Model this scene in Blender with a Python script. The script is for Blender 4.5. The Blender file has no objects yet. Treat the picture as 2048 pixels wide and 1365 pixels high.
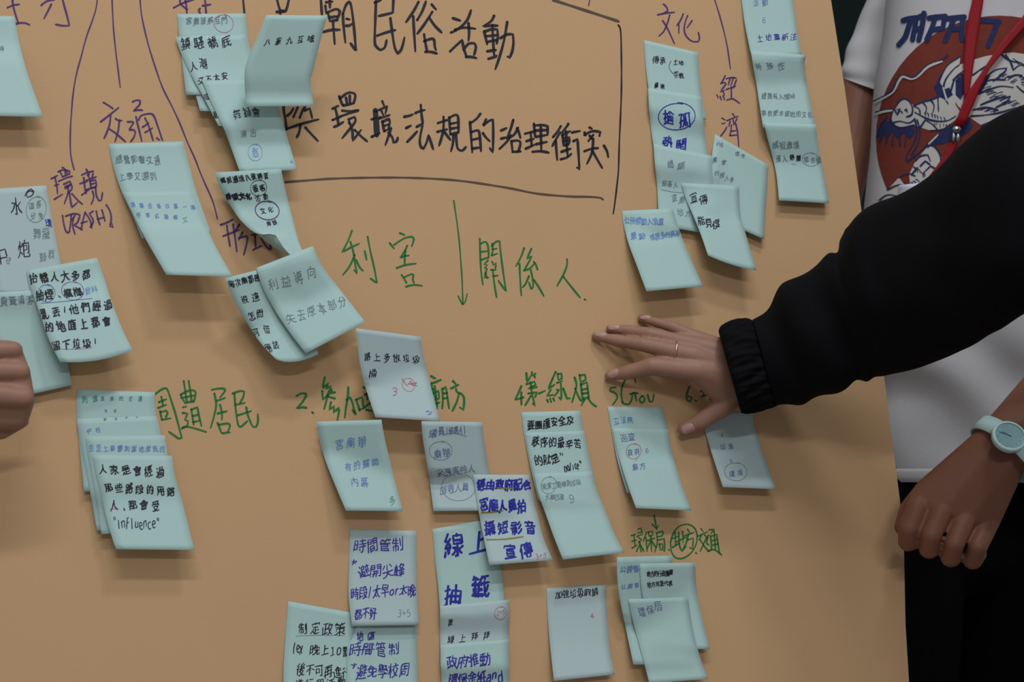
import bpy, bmesh, math, random
import numpy as np
from mathutils import Vector, Matrix, noise
from mathutils.bvhtree import BVHTree
from mathutils.geometry import delaunay_2d_cdt

S = bpy.context.scene
COL = S.collection
rng = random.Random(7)
rad = math.radians

# ------------------------------------------------------------ camera, world, lamps, exposure
YAW, PITCH, LEAN, DIST = rad(19), rad(10), rad(18), 1.62
FPX = 2048 * 50 / 36
P0 = Vector((0, 0, 1.05))                                   # where the view axis meets the board
FW = Vector((math.sin(YAW) * math.cos(PITCH), math.cos(YAW) * math.cos(PITCH), -math.sin(PITCH)))
RT = FW.cross(Vector((0, 0, 1))).normalized()
UP = RT.cross(FW)
CAM = P0 - FW * DIST
BU, BV = Vector((1, 0, 0)), Vector((0, math.sin(LEAN), math.cos(LEAN)))   # board's own axes
BN = BU.cross(BV)                                                          # towards the viewer

cd = bpy.data.cameras.new('camera')
cam = bpy.data.objects.new('camera', cd)
COL.objects.link(cam)
cd.lens, cd.sensor_width, cd.sensor_fit = 50, 36, 'HORIZONTAL'
cam.matrix_world = Matrix((RT, UP, -FW)).transposed().to_4x4()
cam.location = CAM
cd.clip_start = .02
cd.dof.use_dof = True
cd.dof.focus_distance = 1.60
cd.dof.aperture_fstop = 9
S.camera = cam

w = bpy.data.worlds.new('room_light')
S.world = w
w.use_nodes = True
w.node_tree.nodes['Background'].inputs[0].default_value = (.93, .95, 1, 1)
w.node_tree.nodes['Background'].inputs[1].default_value = .28

def lamp(name, loc, target, sx, sy, power, color=(.95, 1, 1.06)):
    l = bpy.data.lights.new(name, 'AREA')
    l.shape, l.size, l.size_y, l.energy, l.color = 'RECTANGLE', sx, sy, power, color
    o = bpy.data.objects.new(name, l)
    COL.objects.link(o)
    o.location = loc
    d = Vector(target) - Vector(loc)
    o.rotation_euler = d.to_track_quat('-Z', 'Y').to_euler()
    return o
lamp('ceiling_lamp', (.42, -.78, 3.9), (.42, -.77, 0), .45, .2, 17.5)
lamp('ceiling_lamp', (-.5, -1.4, 3.9), (-.5, -1.39, 0), 1.4, .2, 32)
lamp('ceiling_lamp', (-.5, -4.2, 3.9), (-.5, -4.19, 0), 1.4, .2, 62)

S.view_settings.view_transform = 'Standard'
S.view_settings.look = 'None'
S.view_settings.gamma = 1
S.view_settings.use_curve_mapping = False
S.view_settings.exposure = 0

# ------------------------------------------------------------ helpers
def ray(x, y):
    return FW + RT * ((x - 1024) / FPX) + UP * ((682.5 - y) / FPX)
def far(x, y, z):                       # the point z metres away along the view axis
    return CAM + ray(x, y) * z
def brd(x, y, h=0.0):                   # the point h metres in front of the board plane
    D = ray(x, y)
    return CAM + D * (((P0 - CAM).dot(BN) + h) / D.dot(BN))

def lin(c):
    return tuple(((v / 255) / 12.92 if v / 255 <= .04045 else ((v / 255 + .055) / 1.055) ** 2.4) for v in c)

def material(name, rgb, rough=.7, bump=0, scale=300, vary=0, sss=0, metal=0, trans=0, spec=.3, vscale=8, sheen=0):
    m = bpy.data.materials.new(name)
    m.use_nodes = True
    nt = m.node_tree
    b = nt.nodes['Principled BSDF']
    c = lin(rgb)
    b.inputs['Base Color'].default_value = (*c, 1)
    b.inputs['Roughness'].default_value = rough
    b.inputs['Metallic'].default_value = metal
    b.inputs['Specular IOR Level'].default_value = spec
    if sheen:
        b.inputs['Sheen Weight'].default_value = sheen
    if sss:
        b.inputs['Subsurface Weight'].default_value = sss
        b.inputs['Subsurface Radius'].default_value = (.012, .004, .002)
        b.inputs['Subsurface Scale'].default_value = .4
    tc = nt.nodes.new('ShaderNodeTexCoord')
    if vary:
        n = nt.nodes.new('ShaderNodeTexNoise')
        n.inputs['Scale'].default_value = vscale
        n.inputs['Detail'].default_value = 4
        nt.links.new(tc.outputs['Object'], n.inputs['Vector'])
        mx = nt.nodes.new('ShaderNodeMix')
        mx.data_type = 'RGBA'
        mx.inputs[6].default_value = (*[v * (1 - vary) for v in c], 1)
        mx.inputs[7].default_value = (*[min(1, v * (1 + vary)) for v in c], 1)
        nt.links.new(n.outputs['Fac'], mx.inputs[0])
        nt.links.new(mx.outputs[2], b.inputs['Base Color'])
    if bump:
        n2 = nt.nodes.new('ShaderNodeTexNoise')
        n2.inputs['Scale'].default_value = scale
        n2.inputs['Detail'].default_value = 3
        nt.links.new(tc.outputs['Object'], n2.inputs['Vector'])
        bp = nt.nodes.new('ShaderNodeBump')
        bp.inputs['Strength'].default_value = bump
        bp.inputs['Distance'].default_value = .001
        nt.links.new(n2.outputs['Fac'], bp.inputs['Height'])
        nt.links.new(bp.outputs['Normal'], b.inputs['Normal'])
    if trans:
        t = nt.nodes.new('ShaderNodeBsdfTranslucent')
        t.inputs[0].default_value = (*[v ** 1.5 for v in c], 1)
        ms = nt.nodes.new('ShaderNodeMixShader')
        ms.inputs[0].default_value = trans
        nt.links.new(b.outputs[0], ms.inputs[1])
        nt.links.new(t.outputs[0], ms.inputs[2])
        nt.links.new(ms.outputs[0], nt.nodes['Material Output'].inputs[0])
    return m

M = dict(
    board=material('orange_poster_paper', (201, 162, 119), .85, .15, 500, .03),
    note=material('mint_note_paper', (186, 216, 209), .8, .08, 400, .02, trans=.15),
    pale=material('pale_blue_note_paper', (190, 209, 207), .8, .08, 400, .02, trans=.12),
    skin=material('light_skin', (154, 114, 94), .5, .12, 350, .07, .12, vscale=30),
    skin_tan=material('tan_skin', (134, 89, 69), .5, .12, 350, .07, .12, vscale=30),
    nail=material('fingernail', (176, 138, 126), .35),
    jacket=material('black_jacket_cloth', (9, 9, 12), .85, .2, 700, .1, spec=.12),
    shirt=material('white_cotton', (204, 201, 201), .9, .3, 900, .03, vscale=12),
    trousers=material('black_trouser_cloth', (6, 6, 8), .9, .2, 600, spec=.08),
    red=material('red_lanyard_ribbon', (150, 14, 26), .6, .2, 1500),
    metal=material('lanyard_steel', (200, 200, 200), .25, metal=1),
    gold=material('pale_gold_ring', (222, 205, 160), .25, metal=1),
    print_red=material('rust_red_print', (124, 54, 42), .9, .2, 900, .18, vscale=90),
    print_white=material('cream_print', (206, 200, 192), .9, .2, 900, .05, vscale=60),
    print_blue=material('navy_print', (40, 52, 92), .9, .2, 900, .25, vscale=120),
    card=material('white_badge_card', (222, 222, 232), .5),
    watch=material('mint_watch_plastic', (196, 226, 222), .35),
    dial=material('aqua_watch_dial', (208, 238, 242), .3),
    glass=material('watch_crystal', (235, 245, 245), .05, trans=0),
    wall=material('dark_green_chalkboard', (14, 34, 30), .8, vary=.1),
    floor=material('grey_floor_tile', (120, 112, 104), .6, vary=.1),
    K=material('black_marker_ink', (34, 34, 44), .6),
    N=material('brown_black_marker_ink', (92, 74, 62), .6),
    F=material('grey_pencil', (120, 138, 140), .7),
    G=material('green_marker_ink', (34, 118, 52), .6),
    P=material('purple_marker_ink', (84, 52, 108), .6),
    B=material('blue_marker_ink', (40, 44, 150), .6),
    b=material('pale_blue_pen_ink', (108, 144, 190), .6),
    V=material('violet_blue_marker_ink', (62, 52, 150), .6),
    S=material('slate_pen_ink', (104, 116, 160), .6),
    T=material('teal_pen_ink', (84, 156, 152), .6),
    R=material('red_pen_ink', (186, 106, 116), .6),
    O=material('olive_highlighter_ink', (140, 132, 52), .6),
)
g = M['glass'].node_tree.nodes['Principled BSDF']
g.inputs['Transmission Weight'].default_value = 1
g.inputs['IOR'].default_value = 1.1

def mesh_obj(name, verts, faces, mat, parent=None, smooth=True, origin=None):
    vs = [Vector(v) for v in verts]
    if origin is None:
        lo = Vector([min(v[i] for v in vs) for i in range(3)])
        hi = Vector([max(v[i] for v in vs) for i in range(3)])
        origin = (lo + hi) / 2
    me = bpy.data.meshes.new(name)
    me.from_pydata([v - origin for v in vs], [], faces)
    me.update()
    if smooth:
        me.polygons.foreach_set('use_smooth', [True] * len(me.polygons))
    me.materials.append(mat)
    o = bpy.data.objects.new(name, me)
    COL.objects.link(o)
    o.location = origin
    if parent:
        o.parent = parent
        w_ = Vector((0, 0, 0))
        q = parent
        while q:
            w_ += q.location + q.matrix_parent_inverse.translation
            q = q.parent
        o.matrix_parent_inverse = Matrix.Translation(-w_)
    return o
def empty(name, loc):
    o = bpy.data.objects.new(name, None)
    COL.objects.link(o)
    o.location = loc
    o.empty_display_size = .05
    return o
def tag(o, label, cat, group=None):
    o['label'] = label
    o['category'] = cat
    if group:
        o['group'] = group
    return o
def structure(name, verts, faces, mat):
    o = mesh_obj(name, verts, faces, mat, smooth=False)
    o['kind'] = 'structure'
    return o

# ---- strokes
def bend(pts, sub=3):
    """rounds a hand drawn polyline between its sharp corners"""
    if len(pts) < 3:
        return list(pts)
    cuts = [0]
    for i in range(1, len(pts) - 1):
        a = (pts[i][0] - pts[i-1][0], pts[i][1] - pts[i-1][1])
        b = (pts[i+1][0] - pts[i][0], pts[i+1][1] - pts[i][1])
        la, lb = math.hypot(*a), math.hypot(*b)
        if la * lb == 0 or (a[0]*b[0] + a[1]*b[1]) / (la*lb) < .35:
            cuts.append(i)
    cuts.append(len(pts) - 1)
    out = [pts[0]]
    for c0, c1 in zip(cuts, cuts[1:]):
        q = pts[c0:c1+1]
        if len(q) == 2:
            out.append(q[1])
            continue
        for i in range(len(q) - 1):
            p0, p1, p2, p3 = q[max(i-1, 0)], q[i], q[i+1], q[min(i+2, len(q)-1)]
            for k in range(1, sub + 1):
                t = k / sub
                out.append(tuple(.5*((2*p1[j]) + (-p0[j]+p2[j])*t + (2*p0[j]-5*p1[j]+4*p2[j]-p3[j])*t*t + (-p0[j]+3*p1[j]-3*p2[j]+p3[j])*t**3) for j in (0, 1)))
    return out
def dense(pts, step=6):
    out = [pts[0]]
    for a, b in zip(pts, pts[1:]):
        n = max(1, int(math.hypot(b[0]-a[0], b[1]-a[1]) / step))
        for k in range(1, n + 1):
            out.append((a[0] + (b[0]-a[0])*k/n, a[1] + (b[1]-a[1])*k/n))
    return out
class Ink:
    """collects strokes (pixel polylines laid on a surface) and links them as one mesh"""
    def __init__(s, place):
        s.place, s.v, s.f = place, [], []
    def stroke(s, pts, width, vary=.12, taper=True):
        pts = dense(pts, 5)
        run = []
        k0 = rng.random() * 50
        for p in pts + [None]:
            q = s.place(*p) if p is not None else None
            if q is None:
                if len(run) > 1:
                    s._rib(run, width, vary, k0, taper)
                run = []
            else:
                run.append((p, q))
        return s
    def _rib(s, run, w, vary, k0, taper):
        n = len(run)
        L, Rr = [], []
        for i, (p, q) in enumerate(run):
            a, b = run[max(i-1, 0)][0], run[min(i+1, n-1)][0]
            dx, dy = b[0]-a[0], b[1]-a[1]
            l = math.hypot(dx, dy) or 1
            ww = w * (1 + vary * math.sin(k0 + i * .55)) * .5
            if taper and i == n - 1:
                ww *= .7
            nx, ny = -dy/l*ww, dx/l*ww
            A, B_ = s.place(p[0]+nx, p[1]+ny), s.place(p[0]-nx, p[1]-ny)
            L.append(A or q)
            Rr.append(B_ or q)
        i0 = len(s.v)
        for a, b in zip(L, Rr):
            s.v += [a, b]
        for i in range(n - 1):
            j = i0 + 2*i
            s.f.append((j, j+1, j+3, j+2))
        for (p, q), o in ((run[0], 1), (run[-1], .7 if taper else 1)):       # round ends
            c = [s.place(p[0] + math.cos(t*math.pi/4)*w*.5*o, p[1] + math.sin(t*math.pi/4)*w*.5*o) for t in range(8)]
            if all(c):
                i1 = len(s.v)
                s.v += c
                s.f.append(tuple(range(i1, i1 + 8)))
    def build(s, name, mat, parent):
        if not s.v:
            return None
        return mesh_obj(name, s.v, s.f, mat, parent, smooth=False)
def clusters(strokes):
    """groups of neighbouring strokes"""
    bx = [(min(p[0] for p in st), min(p[1] for p in st), max(p[0] for p in st), max(p[1] for p in st)) for st in strokes]
    own = list(range(len(bx)))
    def root(i):
        while own[i] != i:
            i = own[i]
        return i
    for i in range(len(bx)):
        for j in range(i):
            a, b = bx[i], bx[j]
            gx, gy = max(0, a[0]-b[2], b[0]-a[2]), max(0, a[1]-b[3], b[1]-a[3])
            if math.hypot(gx, gy) < 26:
                own[root(i)] = root(j)
    out = {}
    for i, st in enumerate(strokes):
        out.setdefault(root(i), []).append(st)
    return list(out.values())

# stroke skeletons of the handwritten characters on a 64 unit square, by code point
GLYPHS = {
33:[[31,40,31,12]],
34:[[25,11,25,23],[38,23,38,11]],
40:[[33,62,28,45,28,27,35,7]],
41:[[28,7,32,15,35,31,34,50,30,61]],
42:[[39,14,31,17],[36,23,32,17,23,14],[31,8,31,17,27,24]],
43:[[44,32,19,32],[31,19,31,46]],
44:[[32,52,33,52,32,56,33,56,33,55,34,59,32,62,29,63]],
46:[],
47:[[40,7,24,61]],
48:[[42,39,42,21,38,15,32,11,26,13,21,21,20,31,21,45,25,52,28,53,36,52,41,46,42,39]],
49:[[23,15,32,14],[32,14,32,52],[21,53,41,53]],
50:[[24,52,25,48,31,42,38,33,40,26,40,19,35,12,27,11,22,14],[19,54,26,52,26,50,27,53,43,53]],
51:[[34,32,41,24,40,16,34,11,28,11,23,14],[29,32,34,32,41,37,42,47,36,53,29,54,21,51]],
52:[[38,52,38,14,33,16,22,33,19,40,44,40]],
53:[[41,12,25,12,23,21,23,29,32,28,37,29,41,32,43,38,41,48,37,52,32,54,21,51]],
54:[[41,13,33,11,27,14,22,21,20,32,21,45,25,50,31,54,38,52,42,45,42,37,38,31,32,29,20,34]],
55:[[30,52,33,31,40,18,42,12,20,12]],
56:[[28,31,23,25,23,17,25,13,33,11,40,15,42,21,36,33],[28,31,36,33,43,42,42,48,38,53,25,53,20,47,20,40,28,31]],
57:[[21,52,27,54,36,52,40,46,42,37,42,25,40,17,34,12,25,13,21,19,20,25,23,32,26,35,32,36,38,32,42,32]],
58:[],
66:[[19,31,36,31,42,36,44,38,42,48,38,52,31,53,19,52,19,12,32,12,40,15,41,25,36,31]],
70:[[21,32,38,32],[42,12,21,13,21,52]],
73:[[31,52,31,13]],
75:[[47,55,42,52,29,29],[17,52,17,13],[44,10,40,13,30,25,29,29,18,36]],
77:[[48,52,48,15,47,14,44,15,34,44,31,46],[15,52,15,14,19,16,29,43,31,46]],
79:[[15,32,17,21,23,14,28,12,39,13,46,23,48,30,46,43,39,52,32,54,24,52,17,43,15,32]],
80:[[19,52,19,12,36,13,42,17,43,20,42,29,37,34,19,35]],
82:[[33,34,34,38,43,54],[19,34,34,34,39,31,42,27,42,17,36,13,19,12,19,52]],
83:[[42,15,37,12,28,12,22,17,21,19,23,27,42,38,44,40,42,49,40,52,33,54,29,54,19,50]],
84:[[31,12,31,52],[45,12,18,12]],
86:[[17,12,29,50,32,52,34,51,46,11]],
90:[[42,13,41,18,21,48,21,52],[42,13,21,12],[44,53,18,53]],
97:[[41,36,27,39,22,43,21,48,22,50,27,54,32,54,42,50],[42,52,40,27,34,23,29,23,23,26]],
98:[[19,28,31,23,38,25,42,31,43,38,42,46,38,52,31,54,19,50],[19,9,19,50]],
99:[[40,25,37,23,29,25,23,31,21,41,23,47,28,52,36,54,42,51]],
100:[[43,49,36,53,28,53,23,50,20,42,21,30,27,25,34,23,43,27],[44,52,43,9]],
101:[[21,38,42,38,42,29,38,25,34,23,27,25,21,31,20,39,21,46,27,52,32,54,42,52]],
102:[[39,7,32,8,29,13,29,52],[36,24,24,24]],
103:[[19,61,23,54],[23,42,33,42,38,39,39,31,37,24],[23,42,21,47,21,50,23,54],[23,54,40,54,44,57,43,61],[44,24,31,23,24,25,21,29,20,33,23,42]],
104:[[21,29,31,24,38,24,40,26,42,31,42,52],[21,9,21,52]],
105:[[31,52,31,25]],
106:[[35,25,34,60]],
107:[[44,55,40,53,32,39,30,37],[20,9,20,52],[21,42,29,38,33,31,42,22]],
108:[[30,9,30,50,31,53,32,54]],
109:[[31,29,42,24,49,25,52,31,52,52],[11,24,11,52],[31,52,31,29,30,27,27,24,21,24,11,29]],
110:[[21,29,31,24,38,24,40,26,42,31,42,52],[21,24,21,52]],
111:[[35,24,43,32,44,42,43,46,38,52,31,54,23,50,20,46,19,38,21,30,26,25,35,24]],
112:[[19,28,31,23,38,25,42,31,43,38,42,46,38,52,30,54,19,51],[19,24,19,60]],
114:[[38,23,32,25,25,31],[25,24,25,52]],
115:[[23,52,28,54,35,54,40,51,40,42,24,32,24,28,27,25,30,23,39,25]],
116:[[38,24,23,24],[29,15,29,45,30,51,34,54,40,53]],
117:[[42,48,31,54,24,52,21,44,21,25],[42,25,42,52]],
118:[[44,23,42,25,32,53,29,52,20,24]],
119:[[12,24,19,52,23,52,29,29,32,26,34,27,40,52,43,53,52,23]],
120:[[31,38,32,38],[19,22,22,23,42,54],[44,22,41,23,34,36,28,42,21,54,18,55]],
121:[[20,24,29,49,32,52],[44,23,42,25,35,50,32,54,31,61,27,63]],
122:[[41,53,24,52],[39,25,23,24],[39,25,38,29,25,47,24,52]],
12289:[[36,55,27,45]],
19968:[[57,31,5,31]],
19978:[[29,26,52,26],[29,7,29,54],[56,55,6,55]],
19979:[[52,36,35,26,30,25],[56,10,6,10],[30,58,30,10]],
19981:[[31,23,7,40],[56,39,38,26],[55,10,7,10],[34,10,31,22,31,58]],
19999:[[25,34,23,40,17,47,14,53],[51,21,11,21],[9,9,53,9],[56,34,7,34],[31,34,31,9],[11,54,49,52],[54,58,52,54,49,52,48,48,45,44]],
20013:[[9,38,54,38],[31,58,31,6],[54,40,54,17,9,17,9,41]],
20061:[[25,6,24,25,21,40,15,50,6,57],[57,48,58,52,56,57,45,57,43,55,43,21,7,21]],
20098:[[14,44,25,44,22,51],[24,36,24,38],[15,24,22,26],[22,26,23,31],[18,31,15,38],[19,14,18,11],[28,19,10,19,10,14],[41,7,41,54,43,58,54,58,56,54,57,48],[13,56,17,55,19,51],[7,9,31,5],[28,58,32,56,32,31,7,31,7,58],[27,39,15,38],[22,26,27,23,30,11],[25,54,22,51,15,50]],
20114:[[57,56,6,56],[42,56,46,23,20,23],[56,9,8,9],[21,9,16,41],[14,42,43,41]],
20123:[[56,57,6,57],[9,33,9,13],[37,17,41,17,53,13],[13,43,50,43],[29,16,19,16],[37,5,38,31,42,32,56,32,57,26],[19,32,19,5],[30,31,6,34]],
20132:[[5,31,9,31,19,23],[32,46,31,46],[32,10,34,11],[42,21,52,28],[55,14,7,14],[56,57,48,56,34,48,25,40,21,32],[42,32,38,39,29,48,17,55,6,57],[32,14,31,6]],
20154:[[8,55,15,50,23,41,28,26,31,23],[56,56,42,44,38,38,34,25,31,21,31,6]],
20180:[[11,25,7,26,5,29,5,32],[58,32,23,32],[29,57,31,58,40,56,40,23,51,15,53,10,26,9],[19,6,11,24,13,25,13,58]],
20182:[[5,30,8,25,12,23],[27,29,28,27],[42,21,42,23],[50,42,55,40,56,18,43,21,42,23,30,26,27,29,21,30],[42,5,42,44],[59,50,57,56,55,57,36,58,29,56,28,54,28,12],[19,6,12,23,13,24,13,58]],
20195:[[5,30,10,24,15,23],[56,14,49,8],[23,26,58,22],[37,6,40,36,41,42,46,53,51,56,56,56,59,48,58,46],[21,7,15,20,15,58]],
20303:[[38,6,40,12],[5,29,10,24,13,23],[40,56,40,18],[58,56,23,56],[54,36,26,36],[57,17,24,17],[20,6,13,23,14,24,14,58]],
20358:[[58,54,56,54,48,50,36,37],[22,33,15,29],[46,28,56,36],[7,14,56,14],[31,5,31,58],[36,37,27,38,16,49,7,54],[11,34,16,27,17,21],[47,20,46,28,36,37]],
20445:[[57,54,48,46,42,38],[5,29,9,23,12,23],[40,24,54,23,53,8,26,9,26,24,40,24],[22,54,26,52,38,38],[40,24,40,58],[19,6,12,22,13,23,13,58],[57,36,43,36,42,38,38,38,36,36,22,36]],
20497:[[58,18,44,18],[36,18,24,18],[5,31,8,26,13,23],[58,27,44,27,44,9,58,9,58,55,56,58,48,58],[24,27,36,27,36,9,24,9,24,58],[18,7,13,22,14,24,14,58]],
20505:[[21,19,21,46],[27,58,34,55,42,46],[31,8,51,8,50,19],[5,31,7,27,10,25],[42,46,52,56,59,56],[57,19,28,19],[42,31,42,46],[28,42,58,42],[33,30,55,30],[16,6,10,25,11,27,11,58],[27,36,33,30,34,25]],
20511:[[27,56,54,56],[27,45,54,45],[5,31,5,29,7,25,12,23],[48,6,48,26],[32,6,32,26],[58,26,21,26],[57,13,23,13],[54,56,53,34,28,34,27,56],[19,6,12,21,13,58]],
20572:[[31,58,38,58,40,57,40,43],[12,24,9,25,5,30],[39,5,40,11],[58,40,58,34,23,34,22,40],[33,27,52,27,52,18,28,18,28,26,33,27],[58,11,23,11],[52,42,28,42],[19,5,12,21,13,58]],
20659:[[34,54,29,49],[29,44,29,49],[51,31,53,36],[5,31,7,25,12,23],[55,23,25,23],[50,37,49,58,42,58],[58,44,21,44],[51,31,55,30,55,17,25,17,26,30,51,31],[40,6,40,36],[13,58,13,24,12,23,18,7,23,9,58,9],[58,39,55,36,22,38]],
20813:[[37,36,38,56,54,57,57,54,57,50],[31,36,29,36],[35,21,35,18,38,13,38,9,22,9],[32,21,31,36,25,46,18,53,7,56],[7,22,13,20,52,21,52,36,12,36,12,20,17,12,22,9,23,5,25,5]],
20839:[[32,23,29,25,23,37,16,42],[32,20,31,19],[44,58,52,58,54,55,54,19,9,19,9,58],[48,45,47,42,40,38,32,23,29,14,23,7]],
20840:[[56,56,7,56],[31,29,31,56],[48,42,15,42],[11,25,14,28,31,29,49,28,52,25],[6,27,18,20,31,7,33,8,44,19,57,27]],
20843:[[57,56,45,39,40,20,39,10],[5,56,14,45,19,28,21,12]],
20844:[[56,29,46,17,40,7],[48,50,14,52],[14,52,15,48,24,36,30,25,31,25],[21,8,12,24,7,29],[42,40,47,46,48,50,54,56]],
20877:[[50,31,13,31],[55,9,7,9],[31,9,31,43],[5,43,58,43],[41,58,49,58,50,55,50,19,13,20,13,58]],
20986:[[31,6,31,54],[51,12,50,28,12,28,12,11],[54,36,54,58],[9,37,10,54,54,54]],
20998:[[24,7,21,7,18,15,11,26],[41,7,47,17,56,27],[11,26,8,27],[26,29,23,44,17,52,8,58],[34,58,41,58,45,56,48,43,48,29,14,29,11,26]],
21033:[[7,48,15,34,19,32],[21,34,21,58],[47,58,56,58,57,54,57,7],[41,42,41,13],[19,32,21,9],[7,24,32,24],[9,11,32,7],[30,39,19,32]],
21040:[[48,57,54,56,56,54,56,7],[43,11,43,44],[17,9,17,15,13,21,12,25,31,23],[21,31,21,52],[33,38,9,38],[34,9,8,9],[8,54,35,49],[29,17,31,23,34,26]],
21046:[[48,58,56,57,57,54,57,6],[46,11,46,40],[34,14,11,14],[30,53,33,53,34,51,34,36,9,36,9,53],[21,6,21,58],[11,7,11,14,7,19,7,25,36,25]],
21152:[[40,53,57,53],[21,57,27,56,29,53,31,17,8,17],[17,6,15,38,12,49,7,57],[40,58,40,13,57,13,57,56]],
21161:[[11,35,26,35],[26,21,10,21],[33,19,57,20,56,44,54,56,52,58,44,58,43,56],[43,5,41,36,36,50],[10,50,11,8,26,8,26,46],[6,52,7,51,25,48,31,45]],
21205:[[32,54,31,58],[31,7,7,9],[31,46,7,46],[6,15,32,15,36,20,57,20,55,54,53,58,47,58],[7,31,31,31],[7,31,7,38,31,38,31,23,7,23,7,31],[19,7,19,54],[6,56,33,54,37,51,42,35,44,6]],
21209:[[16,27,15,28],[38,11,54,11,53,16,46,25],[58,31,47,27,46,25],[15,21,23,12,24,9,5,8],[15,21,10,18],[23,38,26,31],[44,25,46,25],[44,25,34,31,26,31],[44,25,35,15],[39,40,40,40],[15,33,11,35,5,48],[26,31,25,27,5,27],[30,40,55,40,52,57,50,58,44,58,42,57],[25,57,32,54,37,48,40,40,40,34],[11,58,15,57,16,54,15,21],[38,6,38,11,36,11,35,15,29,18]],
21270:[[23,41,34,38],[15,22,11,23,6,29],[54,16,45,27,40,32,35,33],[34,7,35,54,40,57,54,56,56,54,58,46],[21,7,15,21,15,58]],
21312:[[53,8,7,9,7,55,56,55],[19,47,29,46,29,34,17,34,17,46,19,47],[27,27,42,27,43,25,43,17,24,16,24,26,27,27],[42,34,50,34,50,46,49,47,37,46,37,34,42,34]],
21361:[[21,9,38,9,36,20],[7,24,13,21],[38,45,45,45,47,43,48,30,25,31,25,55,31,58,52,58,56,56,58,50],[14,19,57,20],[7,56,10,51,13,40,13,20,19,9,21,9,22,5,24,5]],
21407:[[35,19,35,15,38,13],[21,52,25,46],[37,38,36,58,29,58],[6,56,9,47,11,34,11,9,57,9],[55,54,48,46],[52,29,22,29],[37,38,22,38,22,19,52,20,52,37,37,38]],
21435:[[25,32,25,37,15,49,13,54],[31,5,31,32],[52,15,11,15],[6,32,56,32],[41,40,53,56],[11,56,13,54,48,52]],
21448:[[31,43,32,43],[4,56,8,56,13,54,32,43,44,28,50,12,50,10,9,10],[14,10,18,25,31,43,50,55,59,56]],
21450:[[38,48,40,48],[8,9,41,9],[56,56,47,54,38,48,31,40,24,27,20,25],[19,56,26,56,40,48,51,33,53,24,38,24,41,9],[19,9,20,25,19,25,17,36,13,47,6,55,6,60]],
21462:[[46,41,41,34,37,13],[25,21,9,21],[57,56,46,46],[46,46,42,50],[25,34,9,34],[25,58,25,9],[9,48,9,9],[5,49,30,45],[46,46,46,41,48,40,52,29,55,13,34,13,29,8,5,8]],
21463:[[29,50,34,50],[29,50,29,52,23,54,7,57],[29,50,20,41,17,34],[14,14,16,18,16,23],[52,13,49,14,46,23],[31,13,32,17,31,23],[54,7,46,5,9,9],[34,50,36,52,43,55,51,57,58,56],[34,50,45,39,46,34,15,34],[56,31,56,23,46,23,7,23,7,32]],
21487:[[38,58,46,58,49,55,49,10],[56,10,6,10],[12,48,13,24,33,24,33,42,13,42]],
21507:[[34,5,32,15],[26,23,30,15,32,15],[47,29,46,32,29,48,27,55,32,57,52,57,55,56,56,49],[32,15,56,15],[6,47,6,11,18,11,18,42,6,43],[50,28,31,28]],
21512:[[3,26,7,27,13,23,16,23],[48,54,15,54],[32,9,19,19,16,23],[16,23,18,26,44,26,48,22],[48,57,48,37,15,37,15,58],[56,26,41,17,32,9]],
21521:[[32,5,29,5,27,15],[21,49,21,29,41,29,41,45,21,45],[9,58,9,16,27,15,54,16,54,55,53,58,44,58]],
21608:[[8,57,12,48,14,38,15,9,55,8,56,55,54,58,46,58],[46,19,23,19],[48,29,22,29],[34,14,34,29],[25,53,25,38,44,38,44,50,25,50]],
21619:[[40,36,35,38,30,46,25,51],[56,53,52,50,44,38,40,35],[53,16,27,16],[6,47,6,11,18,11,18,42,6,43],[40,6,40,58],[56,31,42,31,41,32,25,31]],
21644:[[30,40,24,32,19,31],[56,50,38,50],[8,24,31,24],[56,54,56,11,38,11,38,55],[20,58,20,32,19,32,20,9],[29,7,9,11],[7,48,15,34,19,31]],
21729:[[12,32,51,32],[38,53,43,53,58,58],[21,53,21,48],[12,40,51,40],[20,17,48,17,49,8,15,7,15,17,20,17],[51,40,51,48,50,48,13,48,12,25,50,25,51,40],[6,58,24,53]],
21830:[[21,40,40,40,40,51,21,51],[21,40,21,51],[21,40,19,37],[23,33,19,37],[42,18,40,25],[47,37,38,31],[21,17,21,25],[32,11,31,5],[56,11,7,11],[10,58,11,25,53,25,53,57,44,58]],
21839:[[55,17,36,17],[8,17,26,17],[45,58,53,58,55,54,55,8,36,8,36,26,55,26],[8,58,8,8,26,7,26,25,8,26],[21,53,22,35,40,36,40,50,21,50]],
21927:[[23,57,56,57],[28,38,51,38],[39,5,40,12],[50,21,26,20,25,19,25,12,56,12,56,19],[51,38,50,29,29,29,28,48,50,48,51,47,51,38],[6,47,6,11,17,11,17,41,6,42]],
21958:[[50,31,27,31],[52,56,30,56],[39,18,39,17],[39,7,56,19],[21,57,20,55,24,49,26,42,27,24,50,24,50,38,26,38],[30,58,31,46,52,46,52,58],[6,42,15,42,16,40,16,12,6,11,5,48],[41,4,29,15,22,19]],
22238:[[8,55,55,55],[41,24,40,22,22,22,21,40,40,40,41,24],[55,58,55,8,8,8,8,58]],
22283:[[55,56,8,56],[31,42,15,46],[29,49,38,42],[46,15,42,13],[38,38,41,36,44,27],[22,27,28,28,27,36,17,36,17,28,22,27],[48,20,15,20],[55,56,55,8,8,8,7,58],[48,44,46,48,43,48,38,42,35,29,34,13]],
22296:[[23,42,23,46,25,48],[8,55,54,55],[39,42,39,50,33,51],[47,15,15,15],[15,36,44,36,46,38,46,42],[45,25,17,25],[46,42,15,42],[31,15,31,36],[54,55,54,8,9,7,8,58],[17,25,19,20,45,21,45,30,44,31,19,31,17,25]],
22303:[[53,25,10,25],[31,6,31,55],[56,56,6,56]],
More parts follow.
